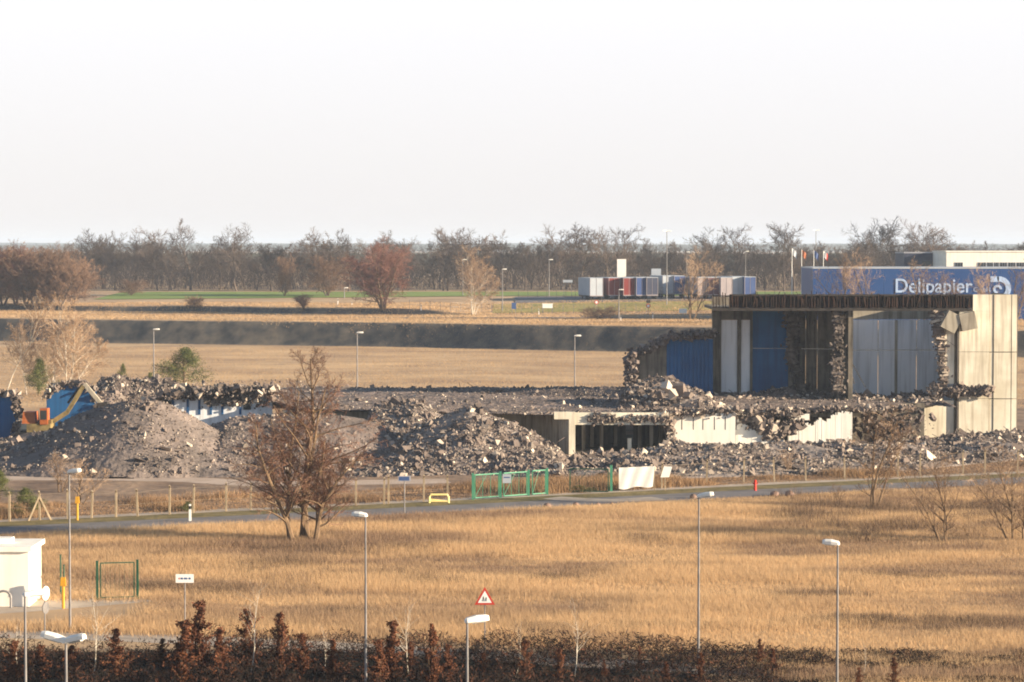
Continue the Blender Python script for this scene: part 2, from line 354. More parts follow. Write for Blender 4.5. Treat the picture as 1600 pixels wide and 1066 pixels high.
blades(60000, 4, s_far, lambda x, y: .08+.16*fbm(x, y*2, .05, 3, 4), .06, M['fargrass'], 'field_grass', 1.2, label='pale golden dry grass field below the dark bank')
def s_plat(n):
    y = np.sqrt(rng.uniform(512**2, 640**2, n)); x = rng.uniform(-.215, .22, n)*y; s_ = (x-25)*BN[0]+(y-505)*BN[1]
    k = s_ > 6; x, y = x[k], y[k]; return np.resize(x, n), np.resize(y, n)
blades(26000, 4, s_plat, lambda x, y: .1+.4*fbm(x, y, .05, 3, 4), .18, M['fargrass'], 'plateau_grass', .5, label='dry grass on the plateau above the dark bank')
def s_weed(n):
    x = rng.uniform(-45, 55, n); y = road_y(x)+rng.uniform(7.8, 19, n); return x, y
M['weed'] = mat('weeds', (.13, .075, .045), (.36, .22, .11), .2, .9, island=.5, c3=(.3, .2, .12))
blades(14000, 8, s_weed, lambda x, y: .1+.7*sstep((fbm(x, y, .15, 3, 8)-.4)/.3), .03, M['weed'], 'weeds', .3, label='brown weeds growing along the fence before the rubble', lean=.3)
def s_scrub(n):
    px = rng.choice([1260, 1330, 1400, 1470, 1540, 1600, 430, 520, 640, 1040, 300], n, p=[.1, .12, .13, .13, .13, .12, .09, .07, .05, .03, .03]); py = np.where(px > 1200, rng.normal(812, 22, n), rng.normal(868, 30, n)); px = px+rng.normal(0, 32, n)
    D = F*CAMZ/np.maximum(py-384, 1); D = np.minimum(D, road_y((px-800)/F*D)-4.8); return (px-800)/F*D, D
M['scrub'] = mat('scrub', (.09, .06, .045), (.24, .16, .10), .2, .9, island=.4, c3=(.2, .14, .09))
def s_patch(n):
    c = np.array([(690, 912, 60), (640, 895, 40), (880, 905, 50), (1000, 845, 55), (1180, 838, 60), (1240, 935, 60), (1350, 975, 60), (1480, 985, 60), (1520, 975, 50), (440, 893, 50), (60, 862, 60), (230, 868, 60), (900, 985, 50), (1050, 980, 60), (520, 960, 50), (350, 925, 40), (270, 920, 40), (1400, 905, 60)], float)
    q = c[rng.integers(0, len(c), n)]; px = q[:, 0]+rng.normal(0, 1, n)*q[:, 2]; py = q[:, 1]+rng.normal(0, 3.4, n); D = F*CAMZ/(py-384); return (px-800)/F*D, D
blades(5200, 8, s_patch, lambda x, y: .22+.4*sstep((fbm(x, y, .4, 3, 18)-.4)/.3), .022, M['scrub'], 'scrub', .4, label='long dark patches of low scrub scattered through the golden meadow', lean=.35)
blades(7000, 8, s_scrub, lambda x, y: .25+.8*sstep((fbm(x, y, .3, 3, 18)-.45)/.3), .022, M['scrub'], 'scrub', .35, label='darker brown scrub patches in the golden meadow', lean=.35)
# ============================================================ RUBBLE
CUBE = np.array([(-1,-1,-1),(1,-1,-1),(1,1,-1),(-1,1,-1),(-1,-1,1),(1,-1,1),(1,1,1),(-1,1,1)])*.5
CF = np.array([(0,3,2,1),(4,5,6,7),(0,1,5,4),(1,2,6,5),(2,3,7,6),(3,0,4,7)])
def chunks(b, pts, size, mi=1, flat=.75, rg=None):
    rg = rg or rng
    pts = np.asarray(pts, float); N = len(pts); size = np.asarray(size, float)
    S = size[:, None]*rg.uniform(.5, 1.3, (N, 3))*np.array([1, 1, flat])
    V = (CUBE[None]+rg.uniform(-.28, .28, (N, 8, 3)))*S[:, None, :]
    q = rg.normal(size=(N, 4)); q /= np.linalg.norm(q, axis=1)[:, None]; w_, x, y, z = q.T
    Rm = np.stack([1-2*(y*y+z*z), 2*(x*y-z*w_), 2*(x*z+y*w_), 2*(x*y+z*w_), 1-2*(x*x+z*z), 2*(y*z-x*w_), 2*(x*z-y*w_), 2*(y*z+x*w_), 1-2*(x*x+y*y)], -1).reshape(N, 3, 3)
    V = np.einsum('nij,nkj->nki', Rm, V)+pts[:, None, :]
    b.add(V.reshape(-1, 3), (CF[None]+8*np.arange(N)[:, None, None]).reshape(-1, 4), mi)
def crest_heap(cr, wf, wb, p=.85, rough=.5, base=0.0, seed=0, nscale=.25):
    """cr: list of (x, ycrest, zcrest) -> height function"""
    cr = np.array(sorted(cr)); xa, ya, za = cr.T
    def f(x, y):
        yc = np.interp(x, xa, ya)+1.5*(fbm(x, y*0, .2, 2, seed+3)-.5); zc = np.interp(x, xa, za)
        e = np.minimum(np.clip((x-xa[0])/1.5, 0, 1), np.clip((xa[-1]-x)/1.5, 0, 1))
        t = np.where(y < yc, (yc-y)/wf, (y-yc)/wb); r = np.clip(1-t, 0, 1)
        h = (zc-base)*r**p*e
        return base+h+rough*(fbm(x, y, nscale, 4, seed)-.5)*2*np.clip(h*1.2, 0, 1)-.25*(h <= 0)
    return f, (xa[0], xa[-1], (ya-wf).min(), (ya+wb).max())
def heap(name, cr, wf, wb, label, n=4000, smin=.12, smax=.9, p=.85, rough=.5, base=0.0, seed=0, step=.4, fines=None, pw=2.6, big=None, cat='rubble heap'):
    f, (x0, x1, y0, y1) = crest_heap(cr, wf, wb, p, rough, base, seed)
    gx = np.arange(x0, x1+step, step); gy = np.arange(y0, y1+step, step); Xh, Yh = np.meshgrid(gx, gy); Zh = f(Xh, Yh)
    jx = Xh+rng.uniform(-.25, .25, Xh.shape)*step; jy = Yh+rng.uniform(-.25, .25, Xh.shape)*step
    V = np.stack([jx, jy, Zh], -1).reshape(-1, 3); nn = len(gx); i = np.arange((nn-1)*(len(gy)-1)); a0 = (i//(nn-1))*nn+i % (nn-1)
    q = np.stack([a0, a0+1, a0+nn+1, a0+nn], -1); keep = (V[q, 2] > base-.2).any(1); q = q[keep]
    o = (float((x0+x1)/2), float((y0+y1)/2), base)
    b = MB().add(V, q, 0)
    n = int(n*1.7); m = n*3; x = rng.uniform(x0, x1, m); y = rng.uniform(y0, y1, m)
    dn = fbm(x, y, .22, 3, seed+20); z = f(x, y); k = (z > base+.03) & (dn+rng.uniform(-.2, .2, m) > .42); x, y, z = x[k][:n], y[k][:n], z[k][:n]
    s = smin*.8+(min(smax, .62)-smin)*rng.random(len(x))**(pw*11)+.09*rng.random(len(x))**2
    # coarser pieces roll to the foot of a heap
    chunks(b, np.stack([x, y, z+s*.1], -1), s)
    ns = max(4, n//700); q = rng.integers(0, len(x), ns); chunks(b, np.stack([x[q], y[q], z[q]+.1], -1), rng.uniform(.6, 1.05, ns)*min(1, smax*1.6), flat=.22)
    for q in rng.integers(0, len(x), ns*2):
        p0 = Vector((x[q], y[q], z[q])); b.bar(p0, p0+Vector((rng.normal(0, .7), rng.normal(0, .3), rng.uniform(.2, .9))), .05, mi=0)
    if big:
        bp = [P(*q[:3]) for q in big]; chunks(b, bp, [q[3] for q in big], flat=.9)
    ob = b.build(name, [M['rubble'], M['rubble2']], origin=o, smooth='base')
    return tag(ob, label, cat), f
def crs(l): return [(PX(px, D), D, PZ(py, D)) for px, py, D in l]
heap('rubble_heap', crs([(-60, 745, 246), (0, 706, 245), (50, 683, 244), (100, 655, 243), (150, 638, 243), (200, 626, 242), (250, 628, 242), (290, 648, 242), (330, 668, 243), (380, 700, 243), (420, 742, 243)]), 12, 12,
     'big grey crushed rubble heap at the left beside the excavator', 4200, .09, .5, seed=1, rough=.4)
heap('rubble_heap', crs([(290, 735, 246), (320, 668, 247), (360, 652, 247), (420, 648, 248), (480, 645, 248), (540, 648, 249), (580, 655, 250), (620, 680, 250), (650, 730, 250)]), 13, 9,
     'long dark rubble ridge behind the big multi-stemmed tree', 3500, .09, .5, seed=2, rough=.4)
heap('rubble_heap', crs([(560, 640, 262), (600, 634, 261), (640, 622, 261), (655, 622, 261), (690, 645, 260), (720, 665, 259)]), 9, 6,
     'sunlit stony mound above the dark slope in the centre', 2500, .12, .8, seed=3, base=1.5)
heap('rubble_heap', crs([(520, 748, 245), (560, 715, 246), (600, 700, 246), (650, 672, 246), (700, 648, 247), (735, 634, 247), (770, 648, 247), (800, 660, 246), (840, 680, 245), (870, 700, 243), (905, 742, 241)]), 13.5, 8,
     'conical rubble heap with pale broken stones left of the open ruin', 7500, .12, .95, seed=4, rough=.5)
heap('rubble_heap', crs([(840, 742, 240), (900, 716, 243), (960, 712, 244), (1040, 700, 246), (1100, 699, 248), (1200, 700, 250), (1260, 698, 252), (1330, 694, 254), (1400, 694, 256), (1450, 692, 260), (1500, 684, 264), (1560, 680, 268), (1700, 676, 274)]), 17, 12,
     'long low bank of broken concrete below the ruin on the right', 17000, .12, 1.0, seed=5, rough=.6, p=.7, pw=2.2)
# ------------------------------------------------------------ low ruin (one building)
low = thing('ruined_building', (PX(1100, 262), 262, 0), 'long low one-storey ruin with open broken front and rubble roof', 'ruin')
LO = tuple(low.location)
def part(b, name, m, par, lab=None, o=LO):
    ob = b.build(name, m, par, o)
    if lab: ob['label'] = lab
    return ob
def jag(b, pts, n, spread, smin, smax, mi=0, flat=.8):
    """cluster of chunks along a polyline of world points"""
    pts = np.array(pts, float); t = rng.random(n)*(len(pts)-1); i = np.floor(t).astype(int); fr = (t-i)[:, None]
    n = int(n*1.7); spread = tuple(np.array(spread)*.85); t = rng.random(n)*(len(pts)-1); i = np.floor(t).astype(int); fr = (t-i)[:, None]
    p = pts[i]*(1-fr)+pts[np.minimum(i+1, len(pts)-1)]*fr+rng.normal(0, 1, (n, 3))*np.array(spread)
    chunks(b, p, smin*.75+(smax*.8-smin)*rng.random(n)**4, mi, flat)
ZR = 4.15
# roof deck as rough slab surface
gx = np.arange(-40, 42.5, .7); gy = np.arange(257.5, 303, .7); Xh, Yh = np.meshgrid(gx, gy)
front = np.interp(Xh, [-40, -26, -22, 4, 36, 42], [277, 277, 263, 257.5, 262.5, 266]); Yj = np.maximum(Yh, front)+rng.uniform(-.2, .2, Yh.shape)
Zh = ZR+.35*(fbm(Xh, Yj, .12, 4, 31)-.5)*2+.12*rng.random(Xh.shape)
nn = len(gx); i = np.arange((nn-1)*(len(gy)-1)); a0 = (i//(nn-1))*nn+i % (nn-1)
b = MB().add(np.stack([Xh, Yj, Zh], -1).reshape(-1, 3), np.stack([a0, a0+1, a0+nn+1, a0+nn], -1), 0)
x = rng.uniform(-40, 42, 5000); y = np.interp(x, [-40, -26, -22, 4, 36, 42], [277, 277, 263, 257.5, 262.5, 266])+rng.random(5000)**1.5*40
chunks(b, np.stack([x, y, ZR+.35*(fbm(x, y, .12, 4, 31)-.5)*2+.1], -1), .06+.4*rng.random(5000)**20+.08*rng.random(5000), 1)
b.span(4.6, 36, 263.6, 300, 3.35, 3.75, 2)
b.span(-24, 4.6, 264, 300, 3.35, 3.75, 2); b.span(-40, -24, 277, 300, 3.35, 3.75, 2); b.span(-24, 3.5, 263.8, 264.2, 0, 3.9, 2)
part(b, 'roof', [M['fines'], M['rubble2'], M['conc']], low)
b = MB()
jag(b, [(PX(1025, 257), 258.2, 4.15), (PX(1060, 258.5), 258.9, 4.2), (PX(1330, 262), 262, 4.25), (PX(1430, 264), 264, 4.2)], 1000, (.4, .6, .17), .1, .6)
jag(b, [(PX(925, 257), 256.95, 3.75), (PX(960, 257), 256.95, 3.45), (PX(1045, 257), 256.95, 3.6)], 300, (.35, .10, .24), .09, .5)
b.span(PX(981, 259), PX(987, 259), 259, 259.4, 0, PZ(685, 259), 1)
jag(b, [(PX(1060, 258.5), 259.0, 4.0), (PX(1250, 261), 260.5, 3.95)], 260, (.3, .2, .22), .12, .7)
part(b, 'broken_edge', [M['rubble2'], M['concy']], low)
# open bay front: pillar, lintel, left wing wall, back wall, columns
b = MB(); D = 257
b.span(PX(866, D), PX(899, D), D, D+.5, 3.55, PZ(644, D), 0)
b.span(PX(889, D), PX(899, D), D, D+.5, 0, 3.55, 0)
b.span(PX(899, D), PX(1045, D), D+.05, D+.5, PZ(664, D), PZ(645, D), 0)
part(b, 'frame', M['concy'], low)
b = MB(); b.bar((PX(889, 257), 257.25, 1.8), (PX(856, 262), 262, 1.8), 3.6, .35); 
V0 = [(PX(889, 257)-.02, 257.05, 0), (PX(853, 261), 261, 0), (PX(853, 261), 261, PZ(645, 261)-.15), (PX(866, 257)-.02, 257.3, PZ(645, 257))]
b = MB()
for k in range(5):
    t0, t1 = k/5, (k+.93)/5; pa = np.array([PX(889, 257)-.05, 257.2]); pb = np.array([PX(850, 262), 262]); q0 = pa*(1-t0)+pb*t0; q1 = pa*(1-t1)+pb*t1
    b.bar((*q0, 1.9), (*q1, 1.9), .3, 3.8)
part(b, 'side_wall', M['conc'], low, 'shaded grey side wall')
b = MB(); b.span(PX(890, 270), PX(978, 270), 270, 270.3, 0, 3.4); b.span(PX(990, 270), PX(1060, 270), 270, 270.3, 0, 3.4); b.span(PX(978, 270), PX(990, 270), 270, 270.3, 2.3, 3.4)
b.span(PX(1045, 259), PX(1050, 259), 259, 270, 0, 3.4)
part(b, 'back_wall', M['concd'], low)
for px, dd in [(912, 262), (925, 266), (940, 263), (962, 267), (1000, 264), (1018, 261), (1032, 266)]:
    b = MB(); b.span(PX(px, dd)-.18, PX(px, dd)+.18, dd, dd+.35, 0, 3.4); part(b, 'column', M['conc'], low)
b = MB(); b.span(PX(892, 272), PX(1060, 272), 258, 284, .0, .05); part(b, 'floor_slab', M['concd'], low)
# ragged hanging wall between bays
b = MB(); jag(b, [(PX(1045, 258), 258.3, 3.6), (PX(1050, 258), 258.3, 1.2)], 160, (.25, .3, .4), .12, .7)
part(b, 'collapsed_wall', M['rubble2'], low); b = MB()
jag(b, [(PX(1150, 260), 260.2, 3.6), (PX(1190, 260), 260.2, 3.0), (PX(1210, 260), 260.2, 1.6), (PX(1250, 260), 260.4, 3.3)], 420, (.5, .25, .5), .12, .8)
part(b, 'collapsed_wall', M['rubble2'], low)
def raggedwall(x0, x1, z0, z1, D, th, cut, mi=0, n=26, top=0.0, bot=0.0, side=0.0, b=None):
    """front wall in strips, whose edges break off raggedly"""
    b = b or MB(); e = np.linspace(x0, x1, n+1)
    for k in range(n):
        h1 = z1-top*rng.random()**2; h0 = z0+bot*rng.random()**2
        b.span(e[k], e[k+1]-.002, D, D+th, h0, h1, mi)
    return b
b = raggedwall(PX(1052, 259), PX(1150, 259), 0, 4.0, 259.3, .35, 0, top=.12)
part(b, 'wall', M['whitep'], low, 'white painted wall with narrow dark slots')
for px in (1066, 1084, 1099, 1117, 1134, 1151):
    b = MB(); b.span(PX(px, 259)-.045, PX(px, 259)+.045, 259.293, 259.32, PZ(672, 259), PZ(652, 259)); part(b, 'slot', M['black'], low)
b = MB()
def polywall(b, prof, D, th, w_=.13, mi=0):
    xs_ = np.array([PX(p, D) for p, _ in prof]); zs_ = np.array([z for _, z in prof]); x = xs_[0]
    while x < xs_[-1]:
        ww = w_*rng.uniform(.5, 1.6); z1 = max(np.interp(x+ww/2, xs_, zs_)+rng.normal(0, .10), .05); x2 = min(x+ww, xs_[-1]+.01); dd = rng.uniform(0, .02)
        b.span(x, x2-.001, D+dd, D+th, 0, z1, mi); x += ww
polywall(b, [(1150, 3.7), (1158, 3.0), (1168, 2.6), (1180, 2.2), (1196, 1.5), (1215, 1.3), (1225, .8)], 260, .35)
polywall(b, [(1232, 2.4), (1240, 2.1), (1252, 2.3), (1262, 3.0), (1270, 2.6), (1282, 3.5), (1290, 3.0), (1302, 3.7), (1312, 3.95), (1332, 4.0)], 260.8, .35)
b.span(PX(1235, 261), PX(1265, 261), 260.82, 261.1, 3.2, 3.85)
part(b, 'wall', M['whitep'], low, 'white wall with a jagged broken edge')
b = MB(); b.span(PX(1150, 268), PX(1250, 268), 268, 268.3, 0, 3.4); b.span(PX(1050, 262)+.3, PX(1332, 262), 275, 275.3, 0, 3.4)
b.span(PX(1332, 276), PX(1445, 276), 276, 276.4, 0, 4.0); b.span(PX(1332, 262)-.3, PX(1332, 262), 261.4, 272, 0, 3.6)
part(b, 'inner_wall', M['concd'], low)
b = MB(); jag(b, [(PX(1345, 268), 268, 2.6), (PX(1380, 268), 267, 1.5), (PX(1425, 268), 267, 2.4)], 500, (1.2, 1.6, .8), .1, .8); part(b, 'collapsed_wall', M['rubble'], low)
# striped wall on the far left
b = MB(); D = 276; b.span(PX(262, D), PX(425, D), D, D+.3, 0, PZ(620, D)); part(b, 'wall', M['whitew'], low, 'pale wall with blue upright strips behind the heaps')
for px in (270, 293, 311, 329, 347, 375): 
    b = MB(); b.span(PX(px, D)-.13, PX(px, D)+.13, D-.08, D-.003, PZ(648, D), PZ(619, D)); part(b, 'strip', M['blue'], low)
part(MB().span(PX(262, D), PX(268, D), D-.12, D-.09, PZ(640, D), PZ(626, D)), 'window', M['glass'], low); part(MB().span(PX(380, D), PX(392, D), D-.14, D-.085, PZ(640, D), PZ(626, D)), 'window', M['glass'], low)
b = MB(); jag(b, [(PX(255, D), D, PZ(618, D)), (PX(330, D), D, PZ(612, D)), (PX(430, D), D, PZ(608, D))], 800, (.5, 1.0, .3), .15, .9); part(b, 'roof_edge', M['rubble2'], low)
b = MB(); jag(b, [(PX(320, D), D-.2, PZ(622, D)), (PX(362, D), D-.2, PZ(625, D)), (PX(430, D), D-.2, PZ(622, D))], 300, (.5, .2, .45), .12, .8); part(b, 'roof_edge', M['rubble2'], low)
# debris ridges and mounds on the deck
heap('debris_ridge', crs([(300, 612, 292), (400, 606, 300), (500, 605, 299), (600, 607, 297), (700, 606, 294), (800, 607, 291), (900, 605, 288), (960, 603, 286), (1010, 600, 284)]), 7, 12,
     'long dark debris ridge along the back of the flat ruin roof', 2600, .1, .45, seed=6, base=3.7, rough=.3)
heap('debris_mound', crs([(960, 622, 268), (985, 605, 270), (1010, 593, 271), (1040, 590, 271), (1065, 600, 270), (1090, 612, 269), (1130, 628, 268)]), 6.5, 7,
     'rounded mound of boulders on the roof before the blue wall', 3500, .12, .9, seed=7, base=3.9, rough=.4, pw=2, big=[(1042, 606, 265, .9), (1062, 608, 265.2, 1.1), (1052, 616, 263.5, .9), (1075, 618, 264, .7), (1030, 618, 263, .6)])
heap('debris_mound', crs([(1120, 622, 284), (1190, 612, 288), (1230, 606, 288), (1260, 616, 288), (1320, 612, 287), (1380, 620, 284), (1450, 612, 283), (1475, 625, 280)]), 7, 3,
     'debris at the foot of the tall shaded walls', 3500, .12, .8, seed=8, base=4.0, rough=.4, pw=2)
heap('rubble_heap', crs([(130, 625, 290), (155, 590, 290), (185, 583, 290), (210, 590, 292), (245, 592, 292), (290, 600, 292), (330, 606, 292), (400, 622, 292)]), 11, 10,
     'jagged rubble pile against the field left, below the pine', 5000, .15, 1.0, seed=9, base=1.0, rough=.7, pw=1.6)
heap('rubble_heap', crs([(-60, 700, 262), (0, 685, 262), (40, 676, 262), (90, 672, 262), (130, 690, 262)]), 12, 8,
     'low spread of pale rubble under the excavator', 3500, .12, .8, seed=10, rough=.5)
# ------------------------------------------------------------ tall ruin
tall = thing('ruined_building', (PX(1350, 285), 285, 0), 'tall roofless concrete ruin with blue and white walls and dark top girder', 'ruin')
TO = tuple(tall.location)
def tp(b, name, m, lab=None): return part(b, name, m, tall, lab, TO)
def panel(px0, px1, py0, py1, D, th=.3, b=None, mi=0, z0=None):
    b = b or MB(); return b.span(PX(px0, D), PX(px1, D), D, D+th, PZ(py1, D) if z0 is None else z0, PZ(py0, D), mi)
DB = 290; DF = 280
# lit front wall, right
b = MB()
for (a0, a1) in [(1546, 1552), (1553, 1580), (1581, 1589)]:
    for (c0, c1) in [(460.5, 550), (551, 623), (624, 690)]: panel(a0, a1-.25, c0, c1-.3, DF+(.0 if a0 != 1546 else .06), .45, b)
for (c0, c1) in [(460.5, 486)]: panel(1520, 1545.7, c0, c1, DF, .45, b)
panel(1499, 1545.7, 486.2, 549.7, DF, .45, b); panel(1499, 1545.7, 550.3, 622.7, DF, .45, b); panel(1499, 1545.7, 623.3, 690, DF, .45, b)
tp(b, 'front_wall', M['concy'], 'cream sunlit wall panels')
b = MB(); panel(1450, 1590, 460, 690, DF+.62, .12, b, z0=0); V = None
b = MB(); panel(1491, 1590, 460.6, 690, DF+.5, .2, b, z0=0)
b.span(PX(1589, DF)-.4, PX(1589, DF), DF+.7, DF+13, 0, 15.6)
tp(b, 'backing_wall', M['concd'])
b = MB(); zz = np.linspace(PZ(600, DF), PZ(497, DF), 30)
for k in range(29):
    xl = np.interp(zz[k], [zz[0], zz[8], zz[-1]], [PX(1480, DF), PX(1474, DF), PX(1463, DF)])+rng.uniform(-.3, .3)
    b.span(xl, PX(1491, DF), DF, DF+.4, zz[k], zz[k+1]-.002)
panel(1432, 1491, 626, 690, DF, .45, b, z0=0)
tp(b, 'broken_wall', M['concy'], 'cream wall broken off along its left edge')
b = MB(); b.tube([(PX(1495, DF), DF-.15, 0), (PX(1495, DF), DF-.15, PZ(500, DF))], .16, 10); tp(b, 'dark_tube', M['dark'])  # dark upright tube along the gap between wall pieces
b = MB(); jag(b, [(PX(1452, DF), DF-.3, PZ(610, DF)), (PX(1500, DF), DF-.5, PZ(612, DF)), (PX(1545, DF), DF-.5, PZ(609, DF))], 420, (.35, .4, .3), .14, .8); tp(b, 'broken_ledge', M['rubble2'])
TORN2 = [(488, 1463, 22), (520, 1467, 16), (560, 1472, 12), (600, 1474, 14), (622, 1462, 26)]
b = MB(); b.box(P(1486, 503, DF-.8), (1.7, 1.1, 2.0), rot=Matrix.Rotation(R(28), 3, 'Y')); b.box(P(1512, 502, DF-.9), (1.7, 1.1, 1.9), rot=Matrix.Rotation(R(-12), 3, 'Y')); tp(b, 'hanging_block', M['conc'])
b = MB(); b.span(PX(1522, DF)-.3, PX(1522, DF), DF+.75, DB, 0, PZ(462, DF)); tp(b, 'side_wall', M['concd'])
# recessed pale wall with panel joints
b = MB(); 
for (a0, a1) in [(1318, 1372), (1373, 1400), (1401, 1432), (1433, 1470), (1471, 1520)]:
    for (c0, c1) in [(500, 547), (548, 640)]: panel(a0, a1-.4, c0, c1-.4, DB+(.06 if a0 == 1401 else 0), .3, b)
tp(b, 'recessed_wall', M['whitew'], 'pale blue-grey rendered panels in shade')
b = MB(); panel(1318, 1520, 466, 499, DB-.05, .4, b); b.span(PX(1400, DB)-.14, PX(1400, DB)+.14, DB-.2, DB, 3.5, PZ(500, DB)); tp(b, 'lintel', M['conc'])
# left group at the back plane
b = MB(); panel(1113, 1127, 484, 640, DB-.25, .6, b); panel(1152, 1158, 484, 640, DB-.2, .5, b); panel(1172, 1176, 484, 640, DB-.2, .5, b); panel(1127, 1152, 484, 500, DB-.1, .4, b); panel(1158, 1172, 484, 500, DB-.1, .4, b)
tp(b, 'column', M['concd'])
b = MB(); panel(1127, 1152, 500.2, 640, DB, .2, b); panel(1158, 1172, 500.2, 640, DB, .2, b); tp(b, 'infill_panel', M['whitew'], 'pale upright infill panel')
b = MB(); panel(1176, 1232, 484, 544, DB, .3, b); panel(1176, 1232, 545, 640, DB, .3, b); tp(b, 'blue_wall', M['blue'], 'deep blue painted wall')
b = MB()
for (a0, a1) in [(1232, 1259), (1260, 1277), (1278, 1304)]:
    for (c0, c1) in [(484, 545), (546, 640)]: panel(a0, a1-.3, c0, c1-.3, DB-.3-(.15 if a0 == 1278 else 0), .5, b)
tp(b, 'dark_wall', M['concd'], 'dark concrete panels')
b = MB(); b.span(PX(1312, DB)-.25, PX(1312, DB)+.25, DF+.6, DB, 0, PZ(484, DF)-.003); b.span(PX(1304, DB), PX(1318, DB), DB-.3, DB+.1, 0, 14); tp(b, 'fin_wall', M['concd'])
def torn(b, pts, D, th=.8, n=70, mi=0):
    """broken concrete edge: stacked jagged slices; pts = (py, px centre, width px)"""
    pts = np.array(pts, float); yy = np.linspace(pts[0, 0], pts[-1, 0], n)
    for k in range(n-1):
        c = np.interp(yy[k], pts[:, 0], pts[:, 1])+rng.normal(0, 1.2); w_ = np.interp(yy[k], pts[:, 0], pts[:, 2])*rng.uniform(.65, 1.15)
        p = P(c, (yy[k]+yy[k+1])/2, D+rng.uniform(-.25, .25)); hh = abs(yy[k+1]-yy[k])*D/F*rng.uniform(1.1, 2.2)
        b.box(p, (w_*D/F, th*rng.uniform(.6, 1.2), hh), rot=Matrix.Rotation(rng.normal(0, .16), 3, 'Y') @ Matrix.Rotation(rng.normal(0, .2), 3, 'Z') @ Matrix.Rotation(rng.normal(0, .12), 3, 'X'), mi=mi, taper=rng.uniform(.8, 1.0))
    q = rng.integers(0, n-1, n*5); c = np.interp(yy[q], pts[:, 0], pts[:, 1])+rng.normal(0, .33, n*5)*np.interp(yy[q], pts[:, 0], pts[:, 2])
    chunks(b, [P(a_, b_, D-.35) for a_, b_ in zip(c, yy[q])], .06+.26*rng.random(n*5)**4, mi, 1.4)
M['torn'] = mat('torn_concrete', (.035, .03, .028), (.22, .185, .165), .9, .95, bump=.8, stretch=(1, 1, .5))
for pts_, D_ in [([(487, 1310, 20), (530, 1310, 13), (570, 1309, 17), (615, 1308, 22)], DF+.8), ([(486, 1242, 30), (530, 1240, 22), (560, 1236, 14), (585, 1245, 18), (614, 1256, 30)], DB-.7)]:
    b = MB(); torn(b, pts_, D_); tp(b, 'broken_edge', [M['torn']], 'ragged torn concrete')
b = MB(); torn(b, TORN2, DF+.1, mi=0); jag(b, [(PX(1440, DF), DF, PZ(625, DF)), (PX(1425, DF), DF+2, PZ(640, DF))], 120, (.5, .6, .3), .15, .7); tp(b, 'broken_edge', M['rubble2'])
for k in range(26):
    px, py, D_ = [(1312, rng.uniform(495, 600), DF+.3), (1245, rng.uniform(495, 600), DB-1.2), (1474, rng.uniform(500, 600), DF-.3)][k % 3]
    p0 = Vector(P(px, py, D_)); p1 = p0+Vector((rng.normal(.1, .45), -.2, rng.uniform(-1.3, .3))); b = MB().bar(p0, p0.lerp(p1, .5)+Vector((rng.normal(0, .1), 0, 0)), .04)
    b.bar(p0.lerp(p1, .5)+Vector((0, 0, 0)), p1, .04); tp(b, 'rebar', M['darkrust'])


b = MB(); b.span(PX(1113, DF), PX(1328, DF), DF+.52, DB+2, PZ(484, DF), PZ(484, DF)+.3); b.span(PX(1113, DB), PX(1522, DB), DB+.5, DB+.9, PZ(484, DF)-1, PZ(464, DB)); tp(b, 'sun_block_slab', M['concd'])  # overhead slab added to block sun from the left-hand walls
# girder with ribs
b = MB(); D = DF-.2; b.span(PX(1113, D), PX(1519, D), D, D+.7, PZ(486, D), PZ(481, D)); b.span(PX(1140, D), PX(1519, D), D+.1, D+.6, PZ(463, D), PZ(460, D)); b.span(PX(1140, D), PX(1519, D), D+.3, D+.5, PZ(481, D), PZ(463, D))
tp(b, 'girder', M['dark'])
b = MB()
for px in np.arange(1140, 1518, 4.3):
    px += rng.uniform(-1, 1); b.span(PX(px, D)-.05, PX(px, D)+.05, D-.05+rng.uniform(-.1, .1), D+.28, PZ(481, D), PZ(461.5, D)+rng.uniform(-.4, .1), 0)
for px in np.arange(1145, 1515, 16): b.bar(P(px, 480, D-.05), P(px+rng.uniform(-5, 5), 464, D-.05), .12)
for px in (1115, 1119, 1124, 1130, 1134, 1297, 1250): b.bar(P(px, 484, D+.2), P(px+rng.uniform(-1, 1), rng.uniform(453, 462), D+.2), .1)
for k in range(34):
    px = rng.uniform(1135, 1515); b.bar(P(px, 461, D+.3), P(px+rng.uniform(-3, 3), 461-rng.uniform(1, 9)*rng.random(), D+.3+rng.uniform(-.3, .3)), .06)
tp(b, 'rib', M['darkrust'])
b = MB()
for q in [(1322, 550, 1352, 605), (1324, 558, 1335, 600), (1320, 535, 1330, 565), (1322, 545, 1328, 575)]: b.bar(P(q[0], q[1], DF+1), P(q[2], q[3], DF+1.5), .07)
tp(b, 'rebar', M['dark'])
# left annex: corrugated blue wall + torn concrete
b = MB(); D = 287
for k, px in enumerate(np.arange(1042, 1113, 3.0)): panel(px, px+3.0, 530+rng.uniform(-1, 1), 620, D+(.12 if k % 2 else 0), .3, b)
tp(b, 'blue_wall', M['blue'], 'ribbed blue annex wall')
b = MB(); jag(b, [(PX(1000, D), D, PZ(552, D)), (PX(1042, D), D, PZ(526, D)), (PX(1080, D), D+.3, PZ(526, D)), (PX(1113, D), D+.3, PZ(522, D))], 420, (.5, .6, .22), .2, .8)
jag(b, [(PX(988, D), D, PZ(556, D)), (PX(985, D), D, PZ(598, D))], 300, (.35, .6, .5), .25, .9)
b2 = MB(); b2.prism([(PX(984, D), 3.5), (PX(1042, D), 3.5), (PX(1042, D), PZ(535, D)), (PX(1022, D), PZ(545, D)), (PX(1000, D), PZ(552, D)), (PX(986, D), PZ(558, D))], D+.1, D+.6)
tp(b2, 'torn_wall', M['concd'], 'dark torn concrete end wall'); tp(b, 'broken_edge', M['rubble'])
